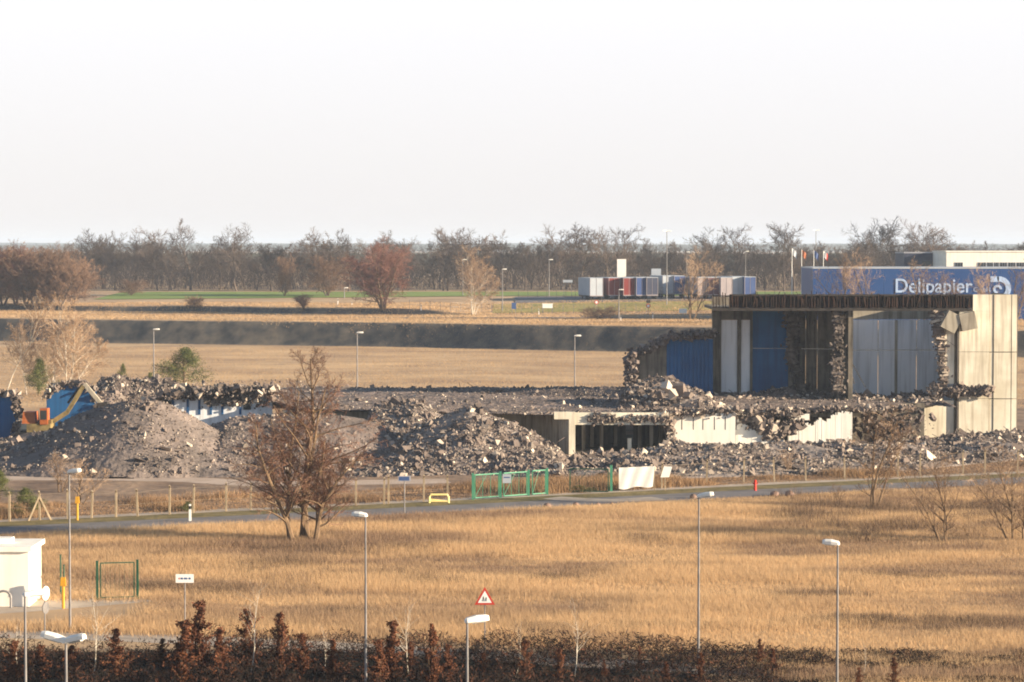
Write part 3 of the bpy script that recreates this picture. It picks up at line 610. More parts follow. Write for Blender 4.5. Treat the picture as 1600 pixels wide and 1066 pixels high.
b = MB(); b.span(PX(1040, D), PX(1113, D), D+.5, D+8, 3.6, PZ(532, D)); tp(b, 'annex_body', M['concd'])
# ------------------------------------------------------------ blue wall remnants, left
for (a0, a1, c0, c1, D, lab, pr) in [(-40, 25, 614, 690, 266, 'dark blue wall remnant cut by the left edge of the photo', [(-40, 614), (20, 614), (25, 622), (27, 650), (24, 690), (-40, 690)]),
                                (72, 150, 598, 680, 270, 'blue wall remnant with broken hooded top behind the excavator arm', [(72, 622), (80, 608), (100, 599), (128, 601), (150, 610), (152, 680), (72, 680)])]:
    o = (PX((a0+a1)/2, D), D, 0); r = thing('wall_remnant', o, lab, 'ruined wall')
    b = MB().prism([(PX(x, D), PZ(y, D)) for x, y in pr][::-1], D, D+.4); b.build('wall', M['blue'], r, o)
    b = MB(); jag(b, [P(x, y, D) for x, y in pr[:-1]], 260, (.25, .4, .22), .15, .7); b.build('broken_edge', M['rubble2'], r, o)
# ------------------------------------------------------------ excavator
EX = P(72, 672, 264); ex = thing('excavator', (EX[0], EX[1], EX[2]), 'yellow and orange tracked excavator with folded arm on the rubble', 'excavator')
eo = tuple(ex.location)
def E(px, py, d=264): return P(px, py, d)
for s_ in (-1.2, 1.2):
    b = MB(); x, y, z = E(58, 682)
    pts = [(x-2.1, 264+s_, z-.0), (x-1.9, 264+s_, z+.75), (x+1.9, 264+s_, z+.75), (x+2.1, 264+s_, z)]
    b.prism([(x-1.8, z-.35), (x+1.8, z-.35), (x+2.2, z+.05), (x+1.9, z+.5), (x-1.9, z+.5), (x-2.2, z+.05)], 264+s_-.3, 264+s_+.3); b.build('track', M['rubber'], ex, eo)
b = MB(); b.span(E(41, 0)[0], E(78, 0)[0], 262.6, 265.4, E(0, 674)[2], E(0, 661)[2]); b.span(E(60, 0)[0], E(79, 0)[0], 262.8, 265.2, E(0, 661)[2], E(0, 655)[2]); b.build('body', M['exyel'], ex, eo)
b = MB(); b.box(E(48, 652), (1.4, 2.4, 1.2), taper=.85); b.build('counterweight', M['orange'], ex, eo)
b = MB(); b.span(E(62, 0)[0], E(74, 0)[0], 262.5, 263.7, E(0, 662)[2], E(0, 637)[2]); cb = b.build('cab', M['orange'], ex, eo)
b = MB(); b.span(E(63.5, 0)[0], E(72.5, 0)[0], 262.44, 262.49, E(0, 654)[2], E(0, 640)[2]); b.build('window', M['glass'], cb, eo)
b = MB(); b.bar(E(84, 658), E(104, 645), .55, .45); b.bar(E(104, 646), E(131, 603), .45, .4); b.build('boom', M['exyel'], ex, eo)
b = MB(); b.bar(E(132, 600), E(158, 631), .45, .4); b.build('stick', M['conc'], ex, eo)
b = MB(); b.bar(E(106, 630), E(124, 606), .22); b.bar(E(124, 606), E(136, 601), .25); b.build('hydraulic_ram', M['black'], ex, eo)
b = MB(); x, y, z = E(161, 637); b.prism([(x-.6, z+.5), (x+.5, z+.6), (x+.8, z-.2), (x+.1, z-.8), (x-.5, z-.4)], 263.4, 264.6); b.build('bucket', M['dark'], ex, eo)
# ============================================================ TREES
def gen_tree(seed, H, side=(.62, .92), foot=.25, trunks=1, r0=.2, nc=(16, 9, 6, 4), lens=(.42, .45, .5, .5), ang=(50, 45, 40, 38), lean=.1, up=.25, start=.25, tl=1, tw=.02, wander=.12, shape='round'):
    rd = random.Random(seed); A, B = MB(), MB()
    def grow(p, d, L, r, lvl):
        n = 5 if lvl < 2 else (3 if lvl == 2 else 2); pts = [p.copy()]; rs = [r]; dirs = [d.copy()]
        for i in range(n):
            wv = wander*(1+.6*lvl); d = (d+Vector((rd.gauss(0, wv), rd.gauss(0, wv), rd.gauss(0, wv)+up*(.25 if lvl else .1)))).normalized()
            p = p+d*(L/n); pts.append(p.copy()); rs.append(max(r*(1-.8*(i+1)/n), tw*.5)); dirs.append(d.copy())
        (A if lvl <= tl else B).tube(pts, rs, 6 if lvl == 0 else (4 if lvl == 1 else 3), cap=False)
        if lvl >= len(nc): return
        st = start if lvl == 0 else .15
        for k in range(nc[lvl]):
            t = st+(1-st)*((k+rd.random())/nc[lvl]); i = min(int(t*n), n-1); fr = t*n-i
            q = pts[i].lerp(pts[i+1], fr); dd = dirs[i+1]
            az = rd.random()*6.283; an = R(ang[lvl]*rd.uniform(.65, 1.3)); u = dd.orthogonal().normalized(); v = dd.cross(u)
            nd = dd*math.cos(an)+(u*math.cos(az)+v*math.sin(az))*math.sin(an)
            if lvl == 0:
                tt = (t-st)/(1-st); sf = {'round': .55+.9*math.sin(math.pi*min(1, tt*.9+.1))**.8*(1-.35*tt), 'cone': 1.25-.95*tt, 'vase': .5+.8*tt*(1.35-tt)}[shape]
            else: sf = 1.1-.55*t
            grow(q, nd, L*lens[lvl]*sf*rd.uniform(.8, 1.2), max(rs[min(i+1, n)]*.62, tw), lvl+1)
    for k in range(trunks):
        az = k*6.283/max(trunks, 1)+rd.random(); ln = lean*(1 if trunks > 1 else .3)*rd.uniform(.5, 1.2)
        hh = H*(1 if k == 0 else rd.uniform(*side)); ln = ln*.2 if k == 0 else ln
        grow(Vector((math.cos(az)*foot*(trunks > 1), math.sin(az)*foot*(trunks > 1), -.1)), Vector((math.cos(az)*ln, math.sin(az)*ln, 1)).normalized(), hh*.92, r0*(1 if k == 0 else .75), 0)
    return A, B
def tree_kind(name, seed, mt, mc, **kw):
    A, B = gen_tree(seed, **kw); r = thing(name, (0, 0, 0), '', 'tree')
    A.build('trunk', mt, r); B.build('crown', mc, r); k_ = Kind(r); k_.H = float(np.percentile(np.concatenate(B.V)[:, 2], 99.7)); return k_
def at(px, py): return T(px, py)
M['twigfar2'] = mat('twig_far_warm', (.08, .06, .052), (.135, .098, .08), .05, .95)
fk = [tree_kind('bare_tree', s, M['barkfar'], M['twigfar2' if s in (1, 4) else 'twigfar'], H=16, r0=.3, nc=(15, 9, 7), lens=(.42, .5, .55), start=.35, tw=.045, wander=.12, shape=sh) for s, sh in ((1, 'round'), (2, 'vase'), (3, 'round'), (4, 'vase'), (5, 'round'), (6, 'cone'))]
tall_t = [(120, 368), (160, 370), (180, 371), (212, 372), (238, 366), (268, 376), (298, 354), (345, 378), (370, 360), (500, 366), (545, 368), (598, 370), (632, 376), (700, 368), (715, 366), (735, 366), (752, 368), (770, 370), (860, 362), (885, 361), (905, 368), (950, 365), (978, 363), (1118, 366), (1152, 362), (1225, 360), (1240, 360), (1340, 376), (1385, 354), (1402, 351), (1425, 354), (1440, 360)]
rd = random.Random(5)
ORD = 'first second third fourth fifth sixth seventh eighth ninth tenth eleventh twelfth'.split(); zc_ = {}
def zone(px): return ('left of the red-crowned tree' if px < 560 else 'between the red-crowned tree and the lorry park' if px < 900 else 'behind the lorry park' if px < 1200 else 'behind the blue warehouse')
for px, ty in tall_t:
    D = rd.uniform(745, 790); x = PX(px, D); z = float(terr(x, D)); h = PZ(ty, D)-z
    zc_[zone(px)] = q_ = zc_.get(zone(px), -1)+1
    fq = fk[rd.randrange(5)]; h *= 15.5/fq.H*1.13; fq.place((x, D, z-.2), rd.random()*6.28, ORD[q_]+' tall tree of the far line '+zone(px), 'tall trees of the far tree line '+zone(px), (h/15.5*1.1, h/15.5*1.1, h/15.5))
for k in range(150):
    px = -20+k*11+rd.uniform(-8, 8); D = rd.uniform(750, 850); x = PX(px, D); z = float(terr(x, D)); h = PZ(rd.choice((374, 377, 380, 385, 392, 400))+rd.uniform(-3, 3), D)-z
    fq = fk[rd.randrange(6)]; h *= 15.5/fq.H; fq.place((x, D, z-.2), rd.random()*6.28, 'lower bare tree in the far tree line '+zone(px), 'lower trees of the far tree line '+zone(px), (h/15.5*1.25, h/15.5*1.25, h/15.5))
# twiggy undergrowth mass of the wood
n = 90000; x = rng.uniform(-180, 190, n); y = rng.uniform(748, 860, n); zt = terr(x, y)
z = zt+rng.random(n)**.9*(3.5+10*fbm(x, y, .05, 3, 2)**1.3); L = rng.uniform(.8, 2.2, n); wd = rng.uniform(.05, .15, n)
dx = rng.normal(0, .5, n); dy = rng.normal(0, .5, n)
V = np.empty((n, 3, 3)); V[:, 0] = np.stack([x-wd/2, y, z], -1); V[:, 1] = np.stack([x+wd/2, y, z+.05], -1); V[:, 2] = np.stack([x+dx*L, y+dy, z+L], -1)
tag(MB().add(V.reshape(-1, 3), np.arange(n*3).reshape(-1, 3)).build('woodland_undergrowth', M['twigfar']), 'brown-grey twiggy undergrowth filling the far wood', 'undergrowth', kind='stuff')
# far second wood
for xa_, xb_, y0_, y1_, h0_, n, lab in [(-420, 460, 1500, 1800, 4.5, 34000, 'hazy wood seen between the trunks of the tree line'), (-1300, 1400, 4600, 5600, 9, 30000, 'bluish wood on the skyline behind the tree line')]:
    x = rng.uniform(xa_, xb_, n); y = rng.uniform(y0_, y1_, n); zt = terr(x, y); f_ = y0_/1500
    z = zt+rng.random(n)**.8*(h0_+4*f_**.3*fbm(x, y, .03/f_, 3, 2)); L = rng.uniform(1.2, 3, n)*f_**.5; wd = rng.uniform(.5, 1.1, n)*f_
    V = np.empty((n, 3, 3)); V[:, 0] = np.stack([x-wd/2, y, z], -1); V[:, 1] = np.stack([x+wd/2, y, z+.05], -1); V[:, 2] = np.stack([x+rng.normal(0, .7, n)*f_, y, z+L], -1)
    tag(MB().add(V.reshape(-1, 3), np.arange(n*3).reshape(-1, 3)).build('distant_wood', M['hill']), lab, 'wood', kind='stuff')
# nearer plateau trees (own look)
M['twigpink'] = mat('twig_pink', (.17, .085, .065), (.28, .14, .11), .3, .9)
kr = tree_kind('bare_tree', 21, M['bark'], M['twigpink'], H=13, side=(.75, .95), r0=.3, trunks=4, lean=.4, nc=(18, 9, 7, 3), lens=(.42, .45, .5, .5), start=.12, tw=.024, shape='round')
kb = tree_kind('bare_tree', 22, M['barkfar'], M['twig'], H=12, r0=.25, side=(.8, .95), trunks=4, lean=.4, nc=(16, 9, 7, 2), lens=(.5, .45, .5, .5), start=.1, tw=.03, shape='round')
kbi = tree_kind('birch_tree', 23, M['birchbark'], M['twigbirch'], H=12, r0=.10, trunks=4, lean=.22, nc=(24, 9, 6), lens=(.28, .5, .5), ang=(38, 35, 35), start=.22, tw=.018, shape='round')
kbs = tree_kind('birch_tree', 24, M['birchbark'], M['twigbirch'], H=12, r0=.08, trunks=1, nc=(24, 9, 5), lens=(.26, .5, .5), ang=(38, 35, 35), start=.25, tw=.02, shape='round')
ksm = tree_kind('young_tree', 25, M['bark'], M['twigbirch'], H=8, r0=.12, trunks=3, lean=.22, nc=(13, 7, 5), lens=(.3, .5, .5), ang=(35, 35, 35), start=.15, tw=.013, shape='round')
def plant(kind, px, base, top, label, H, group=None, rz=None, sx=1.0):
    x, y, z = at(px, base); h = PZ(top, y)-z; s = h/getattr(kind, 'H', H)
    return kind.place((x, y, z-.05), rd.random()*6.28 if rz is None else rz, label, group, (s*sx, s*sx, s))
plant(kr, 598, 486, 372, 'round red-crowned bare tree standing alone before the far tree line', 13.5, sx=1.35)
plant(kb, 512, 463, 398, 'dark rounded bare tree on the green field edge left of the red-crowned tree', 12.5, sx=1.3)
plant(kb, 445, 463, 400, 'dark evergreen-looking bare tree left of the rounded dark tree', 12.5, sx=.6)
plant(kbi, 740, 492, 384, 'pale-trunked birch clump in front of the tree line, centre', 12.5)
plant(kr, 25, 478, 376, 'reddish bare tree at the left edge beyond the dark bank', 13.5, sx=.9)
plant(kb, 55, 478, 392, 'large dark bare tree at the left, right of the reddish one', 12.5, sx=1.2)
plant(kb, 95, 478, 400, 'rounded bare tree ending the left clump towards the tree line', 12.5, sx=1.1)
plant(kb, 5, 478, 385, 'dark bare tree cut by the left edge of the photo', 12.5, sx=1.1)
for px_, tp2, lab_ in [(-5, 392, 'dark bare tree in the left clump, lowest at the photo edge'), (40, 384, 'dark bare tree in the middle of the left clump'), (75, 388, 'dense bare tree right of the middle of the left clump'), (112, 410, 'lowest rounded bare tree on the right of the left clump')]: plant(kb, px_, 476, tp2, lab_, 12.5, sx=1.1)
plant(ksm, 1080, 500, 384, 'slim dark bare tree in front of the parked trailers', 12.5, sx=.9)
plant(kb, 205, 462, 436, 'low dark bush on the green field edge', 12.5, sx=2.0)
plant(kb, 305, 485, 462, 'low twiggy bush on the dry plateau, left', 12.5, sx=2)
plant(kr, 475, 486, 458, 'small reddish bush on the dry plateau left of the centre', 13.5, sx=1.6)
plant(kb, 935, 499, 478, 'low brown bush by the fence below the lawn', 12.5, sx=3)
for px, bs, tp_, sx in [(1320, 470, 396, .9), (1352, 470, 388, .8), (1440, 480, 400, 1.1), (1545, 490, 412, .9), (1585, 490, 405, .9), (1490, 480, 425, .8)]:
    D = 520; x = PX(px, D); z = float(terr(x, D)); h = (PZ(tp_, D)-z)*13.5/ksm.H
    ksm.place((x, D, z), rd.random()*6, {1320: 'leftmost reddish bare tree before the blue warehouse', 1352: 'second reddish bare tree before the blue warehouse', 1440: 'reddish bare tree before the warehouse lettering', 1545: 'reddish bare tree before the warehouse emblem', 1585: 'rightmost reddish bare tree before the blue warehouse', 1490: 'low reddish tree under the end of the warehouse lettering'}[px], 'bare trees before the blue warehouse', (h/13.5*sx*1.1, h/13.5*sx*1.1, h/13.5))
for px, bs, tp_, lab in [(10, 612, 452, 'tall slim birch at the left edge behind the ruin'), (42, 618, 500, 'slim bare tree beside the tall birch on the left')]:
    plant(kbs, px, bs, tp_, lab, 12.5)
plant(kbi, 108, 618, 462, 'clump of pale-stemmed birches on the left behind the excavator', 12.5)
plant(kbi, 82, 616, 500, 'lower birch clump left of the taller clump', 12.5)
# big multi-stem tree in the meadow
kbig = tree_kind('bare_tree', 77, M['bark'], M['twigred'], H=13.2, r0=.18, side=(.5, .9), foot=.7, trunks=6, lean=.22, nc=(24, 10, 6, 3), lens=(.29, .42, .48, .5), ang=(46, 42, 40, 40), start=.17, tw=.0075, shape='cone')
x, y, z = at(475, 850); kbig.place((x, y, z), .6, 'big multi-stemmed bare tree with reddish twigs in front of the road', None, (PZ(552, y)/kbig.H*1.2, PZ(552, y)/kbig.H*1.2, PZ(552, y)/kbig.H))
for px, bs, tp_, lab in [(1365, 796, 622, 'tall bare young tree right of centre before the rubble bank'), (1475, 850, 690, 'pale thin bare tree in the meadow on the right'), (1580, 846, 690, 'bare tree at the right edge of the meadow'), (1600, 850, 720, 'bare tree cut by the right edge of the photo')]:
    plant(ksm, px, bs, tp_, lab, 8.2)
for px, bs, tp_, lab in [(1310, 790, 752, 'low brown bush by the road left of the tall young tree'), (1440, 800, 765, 'low twiggy bush between the two young trees'), (95, 770, 700, 'thin bare bush in front of the big left heap'), (125, 790, 715, 'bare bush right behind the street lamp'), (1540, 800, 740, 'twiggy bush behind the right edge trees'), (1235, 740, 700, 'thin bush growing on the rubble bank')]:
    plant(ksm, px, bs, tp_, lab, 8.2, sx=1.4)
# pines
def pine(seed, H, W, n, name='pine_tree'):
    r_ = random.Random(seed); A, B = MB(), MB(); A.tube([(0, 0, 0), (.1, 0, H*.5), (0, 0, H)], [.14, .09, .02], 6)
    g = np.random.default_rng(seed)
    for k in range(n):
        t = (k+r_.random())/n; z = H*(.1+.88*t); az = r_.random()*6.28; L = W*(1-t)**.75*r_.uniform(.3, 1.25)+.15
        tip = Vector((math.cos(az)*L, math.sin(az)*L, z+L*r_.uniform(.15, .5))); A.tube([(0, 0, z), tuple(tip)], [.035, .01], 3, cap=False)
        m = 150; tt = g.uniform(.35, 1.08, m)[:, None]; c = np.array([0, 0, z])*(1-tt)+np.array(tip)*tt+g.normal(0, .14+.06*W, (m, 3))*.8
        s_ = g.uniform(.1, .2, m); d1 = g.normal(size=(m, 3)); d1 /= np.linalg.norm(d1, axis=1)[:, None]; d2 = g.normal(size=(m, 3)); d2 /= np.linalg.norm(d2, axis=1)[:, None]
        V = np.stack([c-d1*s_[:, None], c+d2*.07, c+d1*s_[:, None]], 1); B.add(V.reshape(-1, 3), np.arange(3*m).reshape(-1, 3))
    r = thing(name, (0, 0, 0), '', 'tree'); A.build('trunk', M['bark'], r); B.build('crown', M['needle'], r); return Kind(r)
kp = pine(3, 5.0, 3.2, 46)
plant(kp, 288, 606, 543, 'wide dark green pine on the dry field behind the rubble', 5.2, sx=1.25)
plant(kp, 236, 612, 582, 'tiny green pine left of the wide pine', 5.2, sx=.7); plant(kp, 192, 600, 568, 'small pine sapling above the jagged rubble pile', 5.2, sx=.5)
plant(kp, 60, 620, 560, 'dull green conifer below the birch clump', 5.2, sx=.7)
plant(kp, 42, 808, 762, 'dark green bush beside the braced fence post', 5.2, sx=1.1)
plant(kp, 0, 782, 735, 'green conifer cut by the left edge behind the fence', 5.2, sx=.9)
plant(kp, 292, 800, 783, 'small dark green bush behind the fence, left', 5.2, sx=1.6)
plant(kp, 905, 770, 758, 'dark green low bush behind the green framed gate', 5.2, sx=4)
# rust-leaved hornbeam saplings
def hornbeam(seed, H, W):
    r_ = random.Random(seed); g = np.random.default_rng(seed); A, B = MB(), MB(); nst = 4
    stems = []
    for k in range(nst):
        az = r_.random()*6.28; rr = .05+.3*W*r_.random()*(k > 0); hh = H*(1 if k == 0 else r_.uniform(.45, .85)); q = [Vector((0, 0, 0)), Vector((math.cos(az)*rr*.6, math.sin(az)*rr*.6, hh*.5)), Vector((math.cos(az)*rr, math.sin(az)*rr, hh))]
        A.tube(q, [.03, .02, .008], 5); stems.append((q, hh))
    for k in range(64):
        q, hh = stems[0] if k % 2 else stems[r_.randrange(nst)]; t = r_.random(); p0 = q[0].lerp(q[1], t*2) if t < .5 else q[1].lerp(q[2], t*2-1)
        az = r_.random()*6.28; L = W*(1.15-t)**.8*r_.uniform(.15, 1.15)*(1.3 if r_.random() < .2 else .8); tip = p0+Vector((math.cos(az)*L, math.sin(az)*L, L*r_.uniform(.3, 1.2)))
        A.tube([p0, tip], [.012, .004], 3, cap=False)
        m = int(22+46*r_.random()); tt = g.uniform(.1, 1.05, m)[:, None]; c = np.array(p0)*(1-tt)+np.array(tip)*tt+g.normal(0, .055, (m, 3))
        s_ = g.uniform(.04, .085, m)[:, None]; d1 = g.normal(size=(m, 3)); d1 /= np.linalg.norm(d1, axis=1)[:, None]; d2 = np.cross(d1, g.normal(size=(m, 3))); d2 /= np.linalg.norm(d2, axis=1)[:, None]
        V = np.stack([c-d1*s_, c-d2*s_*.6, c+d1*s_, c+d2*s_*.6], 1); B.add(V.reshape(-1, 3), np.arange(4*m).reshape(-1, 4))
    r = thing('hornbeam_shrub', (0, 0, 0), '', 'shrub'); A.build('stem', M['bark'], r); B.build('foliage', M['rust'], r); return Kind(r)
extra = [(285, 975, 1.2, 'rust shrub tight against the left of the tallest one'), (340, 985, 1.2, 'rust shrub tight against the right of the tallest one'), (590, 1000, 1.1, 'low rust shrub left of the one beside the lamp post'), (640, 1005, 1.1, 'low rust shrub between the two centre-left shrubs'), (700, 1010, 1.0, 'low rust shrub right of the narrow dense one'), (1210, 1015, 1.2, 'rust shrub on the right flank of the broad one'), (470, 990, 1.1, 'rust shrub right of the slim one, left of centre'), (110, 1012, 1.3, 'dark rust shrub below the double-headed lamp'), (60, 1010, 1.3, 'dark rust shrub between the two bottom-left lamps'), (1040, 1035, 1.1, 'small rust shrub left of the second tall lamp foot')]
hb = [hornbeam(31, 3, .95), hornbeam(32, 3, .8), hornbeam(33, 3, 1.15), hornbeam(34, 3, .9)]
hbl = [(310, 945, 1.1, 'tallest rust-leaved shrub, behind the white name sign'), (180, 985, 1.2, 'rust-leaved shrub right of the double-headed lamp'), (385, 952, .8, 'slim rust-leaved shrub right of the tallest one'), (437, 962, .8, 'slim rust-leaved shrub left of the centre-left lamp post'),
       (612, 975, 1.0, 'rust-leaved shrub just right of the centre-left lamp post'), (675, 980, .8, 'narrow dense rust shrub left of the short lamp'), (820, 1000, .8, 'rust shrub right of the warning sign'), (1000, 1012, 1.0, 'low rust shrub in the bottom centre-right'), (945, 1032, 1.0, 'lowest rust shrub below the bare sapling'),
       (1188, 1000, 1.1, 'broad dark rust shrub right of the second tall lamp'), (1155, 1028, 1., 'small rust shrub leaning on the broad dark one'), (1400, 1030, 1.0, 'rust shrub right of the right lamp post'), (1345, 1045, 1.0, 'tiny rust shrub at the right lamp post foot'), (1540, 1036, 1., 'rust shrub nearest the bottom right corner'), (20, 1002, 1.4, 'dark rust shrub at the bottom left corner'), (1095, 1022, .8, 'thin rust shrub at the foot of the second tall lamp'), (250, 1000, 1.3, 'dark rust shrub left of the tallest one'), (520, 1002, 1.2, 'dark rust shrub between the slim shrubs and the lamp post'), (755, 1020, 1.1, 'rust shrub beneath the short lamp'), (875, 1016, 1.1, 'rust shrub left of the bare sapling')]
for k, (px, ty, sx, lab) in enumerate(hbl+extra):
    D = rd.uniform(119, 128); h = PZ(ty, D); hb[k % 4].place((PX(px, D), D, 0), rd.random()*6, lab, 'rust-leaved shrubs along the bottom', (h/3*sx*1.05, h/3*sx*1.05, h/3))
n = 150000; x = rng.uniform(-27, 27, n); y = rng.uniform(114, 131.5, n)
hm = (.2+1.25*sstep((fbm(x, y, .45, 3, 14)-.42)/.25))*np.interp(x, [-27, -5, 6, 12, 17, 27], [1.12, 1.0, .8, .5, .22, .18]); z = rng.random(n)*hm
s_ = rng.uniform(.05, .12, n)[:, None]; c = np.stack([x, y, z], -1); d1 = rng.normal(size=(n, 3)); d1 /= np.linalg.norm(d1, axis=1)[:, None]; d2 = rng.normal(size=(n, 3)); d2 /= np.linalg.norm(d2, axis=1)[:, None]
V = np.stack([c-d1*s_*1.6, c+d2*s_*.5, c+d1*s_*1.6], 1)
M['under'] = mat('shade_toned_leaf', (.006, .004, .003), (.022, .012, .008), .4, .9, island=.15, c3=(.12, .045, .025))  # leaf tone near black, with the bottom strip's shade painted in
tag(MB().add(V.reshape(-1, 3), np.arange(n*3).reshape(-1, 3)).build('undergrowth', M['under']), 'tangled brown undergrowth with shade coloured into its leaves along the bottom of the photo', 'undergrowth', kind='stuff')
kthin = tree_kind('sapling', 41, M['birchbark'], M['twig'], H=5, r0=.035, trunks=1, nc=(14, 4), lens=(.3, .5), ang=(40, 35), start=.3, tw=.007)
for px, ty, lab in [(143, 915, 'thin bare sapling right of the double-headed lamp'), (388, 905, 'thin bare sapling behind the slim rust shrub'), (638, 930, 'thin bare sapling right of the centre-left lamp post'), (898, 935, 'bare sapling with spreading twigs in the bottom centre'), (505, 975, 'faint thin sapling left of the centre-left lamp post'), (1350, 1000, 'faint thin sapling right of the right lamp post'), (28, 965, 'thin sapling at the foot of the left square lamp'), (805, 970, 'thin sapling right of the warning sign post')]:
    D = 124; h = PZ(ty, D); kthin.place((PX(px, D), D, 0), rd.random()*6, lab, None, h/5)
# ============================================================ LAMPS
def lamp(D, px, py, label, yaw=0, tilt=0, group='street lamps in the foreground', L=.75, heads=1, r=.055):
    x, _, z = P(px, py, D); g = float(terr(x, D)); o = (x, D, g); h = z-g
    t = thing('street_lamp', o, label, 'street lamp', group)
    MB().tube([(0, 0, 0), (0, 0, h*.25), (0, 0, h)], [r*1.35, r*1.15, r*.75], 10).build('pole', M['steel'], t)
    MB().box((0, 0, .0), (.0+.16, .16, .5)).build('base_sleeve', M['steel'], t)
    for k in range(heads):
        ya = yaw+(math.pi*k if heads == 2 else 0)+(R(25) if heads == 2 and k else 0)
        Rm = Matrix.Rotation(ya, 3, 'Z') @ Matrix.Rotation(-tilt, 3, 'Y')
        def tr(V): return np.array([tuple(Rm @ Vector(v)) for v in V])+np.array((0, 0, h))
        prof = [(.0, .0, .09), (.06, .07, .13), (.35, .12, .155), (.62, .11, .14), (.74, .07, .09)]
        V = []
        for (u, zz, hw) in prof:
            u = u/.75*L; V += [(u-.08, -hw, -.04), (u-.08, -hw, .02+zz*.6), (u-.08, -hw*.55, .05+zz), (u-.08, hw*.55, .05+zz), (u-.08, hw, .02+zz*.6), (u-.08, hw, -.04)]
        Fq = [];
        for i in range(4):
            for j in range(6): a0 = i*6+j; b0 = i*6+(j+1) % 6; Fq.append((a0, b0, b0+6, a0+6))
        b = MB().add(tr(V), Fq); V = np.array(V)
        b.add(tr(V[:6]), [(0, 1, 2, 3), (0, 3, 4, 5)]); b.add(tr(V[-6:]), [(3, 2, 1, 0), (5, 4, 3, 0)])
        hd = b.build('lamp_head', M['lampw'], t)
        u0, u1 = .12/.75*L, .58/.75*L
        vv = [(u0, -.1, -.045), (u1, -.1, -.045), (u1, .1, -.045), (u0, .1, -.045), (u0+.04, -.06, -.09), (u1-.04, -.06, -.09), (u1-.04, .06, -.09), (u0+.04, .06, -.09)]
        MB().add(tr(vv), [(0, 3, 2, 1), (4, 5, 6, 7), (0, 1, 5, 4), (1, 2, 6, 5), (2, 3, 7, 6), (3, 0, 4, 7)]).build('lens', M['lens'], hd)
    return t
lamp(139, 108, 738, 'tall lamp post on the left before the fence, head pointing right', R(-20), R(8), L=.8)
lamp(120, 571, 806, 'tall lamp post left of centre, rising before the meadow', R(165), R(3))
lamp(128, 1092, 776, 'tall lamp post right of centre with a tilted pale head', R(-20), R(10), L=.85)
lamp(109, 1309, 850, 'lamp post on the right standing in the meadow view', R(165), R(3))
lamp(87, 730, 971, 'short-looking lamp in the bottom centre with square-ended head', R(12), R(5), L=.85)
lamp(93, 39, 930, 'lamp at the bottom left pointing right, cut by the bottom edge', R(12), R(5), L=.95)
lamp(82, 103, 1003, 'double-headed lamp at the bottom left with two winged heads', R(-35), R(14), heads=2, L=.95)
for px, py, D, lab in [(240, 515, 390, 'left of the three slim lamps on the dry field behind the ruin'), (558, 520, 376, 'middle one of the three slim lamps on the dry field'), (898, 525, 362, 'right of the three slim lamps on the dry field behind the ruin')]:
    lamp(D, px, py, lab, R(-5), 0, 'slim lamps on the dry field', 1.0, r=.09)
for px, py, bs, lab, two in [(858, 406, 463, 'lamp post left of the white trailer', 0), (785, 421, 486, 'lamp post right of the birch clump', 0), (767, 402, 450, 'thin lamp post beside the birch clump', 0), (908, 408, 450, 'thin pole between two lamps left of the trailers', 0), (1042, 361, 477, 'tall floodlight mast in front of the trailers', 1), (1073, 394, 455, 'lamp post behind the slim dark tree', 0), (1165, 393, 455, 'lamp post with bright head above the blue trailer', 0), (967, 453, 500, 'thin lamp post in front of the red trailer', 0), (1275, 360, 450, 'tall mast among the flagpoles', 1), (1335, 394, 448, 'double-headed lamp behind the left of the warehouse', 1), (1433, 393, 448, 'double-headed lamp before the grey office block', 1), (1212, 400, 450, 'lamp post left of the flagpoles', 0), (723, 406, 462, 'lamp post with bright dot head left of the birch clump', 0), (538, 450, 466, 'short pale post on the green field edge', 0)]:
    x, y, z = at(px, bs); lamp(y, px, py, lab, R(0), 0, 'lamps around the lorry park', 1.2 if two else 1.1, heads=2 if two else 1, r=.11)
# ============================================================ FENCES
fl = lambda px: np.interp(px, [-60, 15, 215, 390, 600, 662, 737, 857, 955, 1104, 1300, 1540, 1700], [818, 815, 807, 797, 788, 784, 781, 774, 771, 757, 750, 741, 736])
def fence(pxs, name, label, rl=(1.9, 2.1), m='post', wires=True, braces=()):
    p0 = G(pxs[0], fl(pxs[0])); t = thing(name, p0, label, 'fence'); pts = []
    for px in pxs:
        x, y, _ = G(px, float(fl(px))); h = rd.uniform(*rl); lx = rd.gauss(0, .05); pts.append((x, y, h)); b = MB()
        b.bar((x, y, 0), (x+lx, y, h), .17, .15); b.bar((x+lx, y, h), (x+lx+.02, y-.25, h+.22), .12)
        b.build('fence_post', M[m], t, p0)
    for (pa, pb) in braces:
        x, y, _ = G(pa, float(fl(pa))); x2, y2, _ = G(pb, float(fl(pb))); MB().bar((x2, y2-.1, 0), (x, y-.1, 1.85), .13).build('brace', M[m], t, p0)
    b = MB()
    for (xa, ya, ha), (xb, yb, hb_) in zip(pts[:-1], pts[1:]):
        for f_ in (.05, .5, .97): b.bar((xa, ya, ha*f_), (xb, yb, hb_*f_), .012)
        nn = int(math.hypot(xb-xa, yb-ya)/.28)
        for k in range(nn):
            f1 = k/nn; f2 = (k+1)/nn
            for g1, g2 in ((.05, .97), (.97, .05)):
                for q in range(3): 
                    pass
            b.bar((xa+(xb-xa)*f1, ya+(yb-ya)*f1, .1), (xa+(xb-xa)*f1, ya+(yb-ya)*f1, ha*.97), .006)
    for k in range(8): pass
    b.build('wire_mesh', M['wire'], t, p0); return t
fence([-30, 15, 62, 106, 143, 181, 215, 265, 302, 353, 392, 430, 470, 512, 556, 600], 'wire_fence', 'wire fence on concrete posts left of the green gate, with a braced post', braces=[(62, 45), (62, 80)])
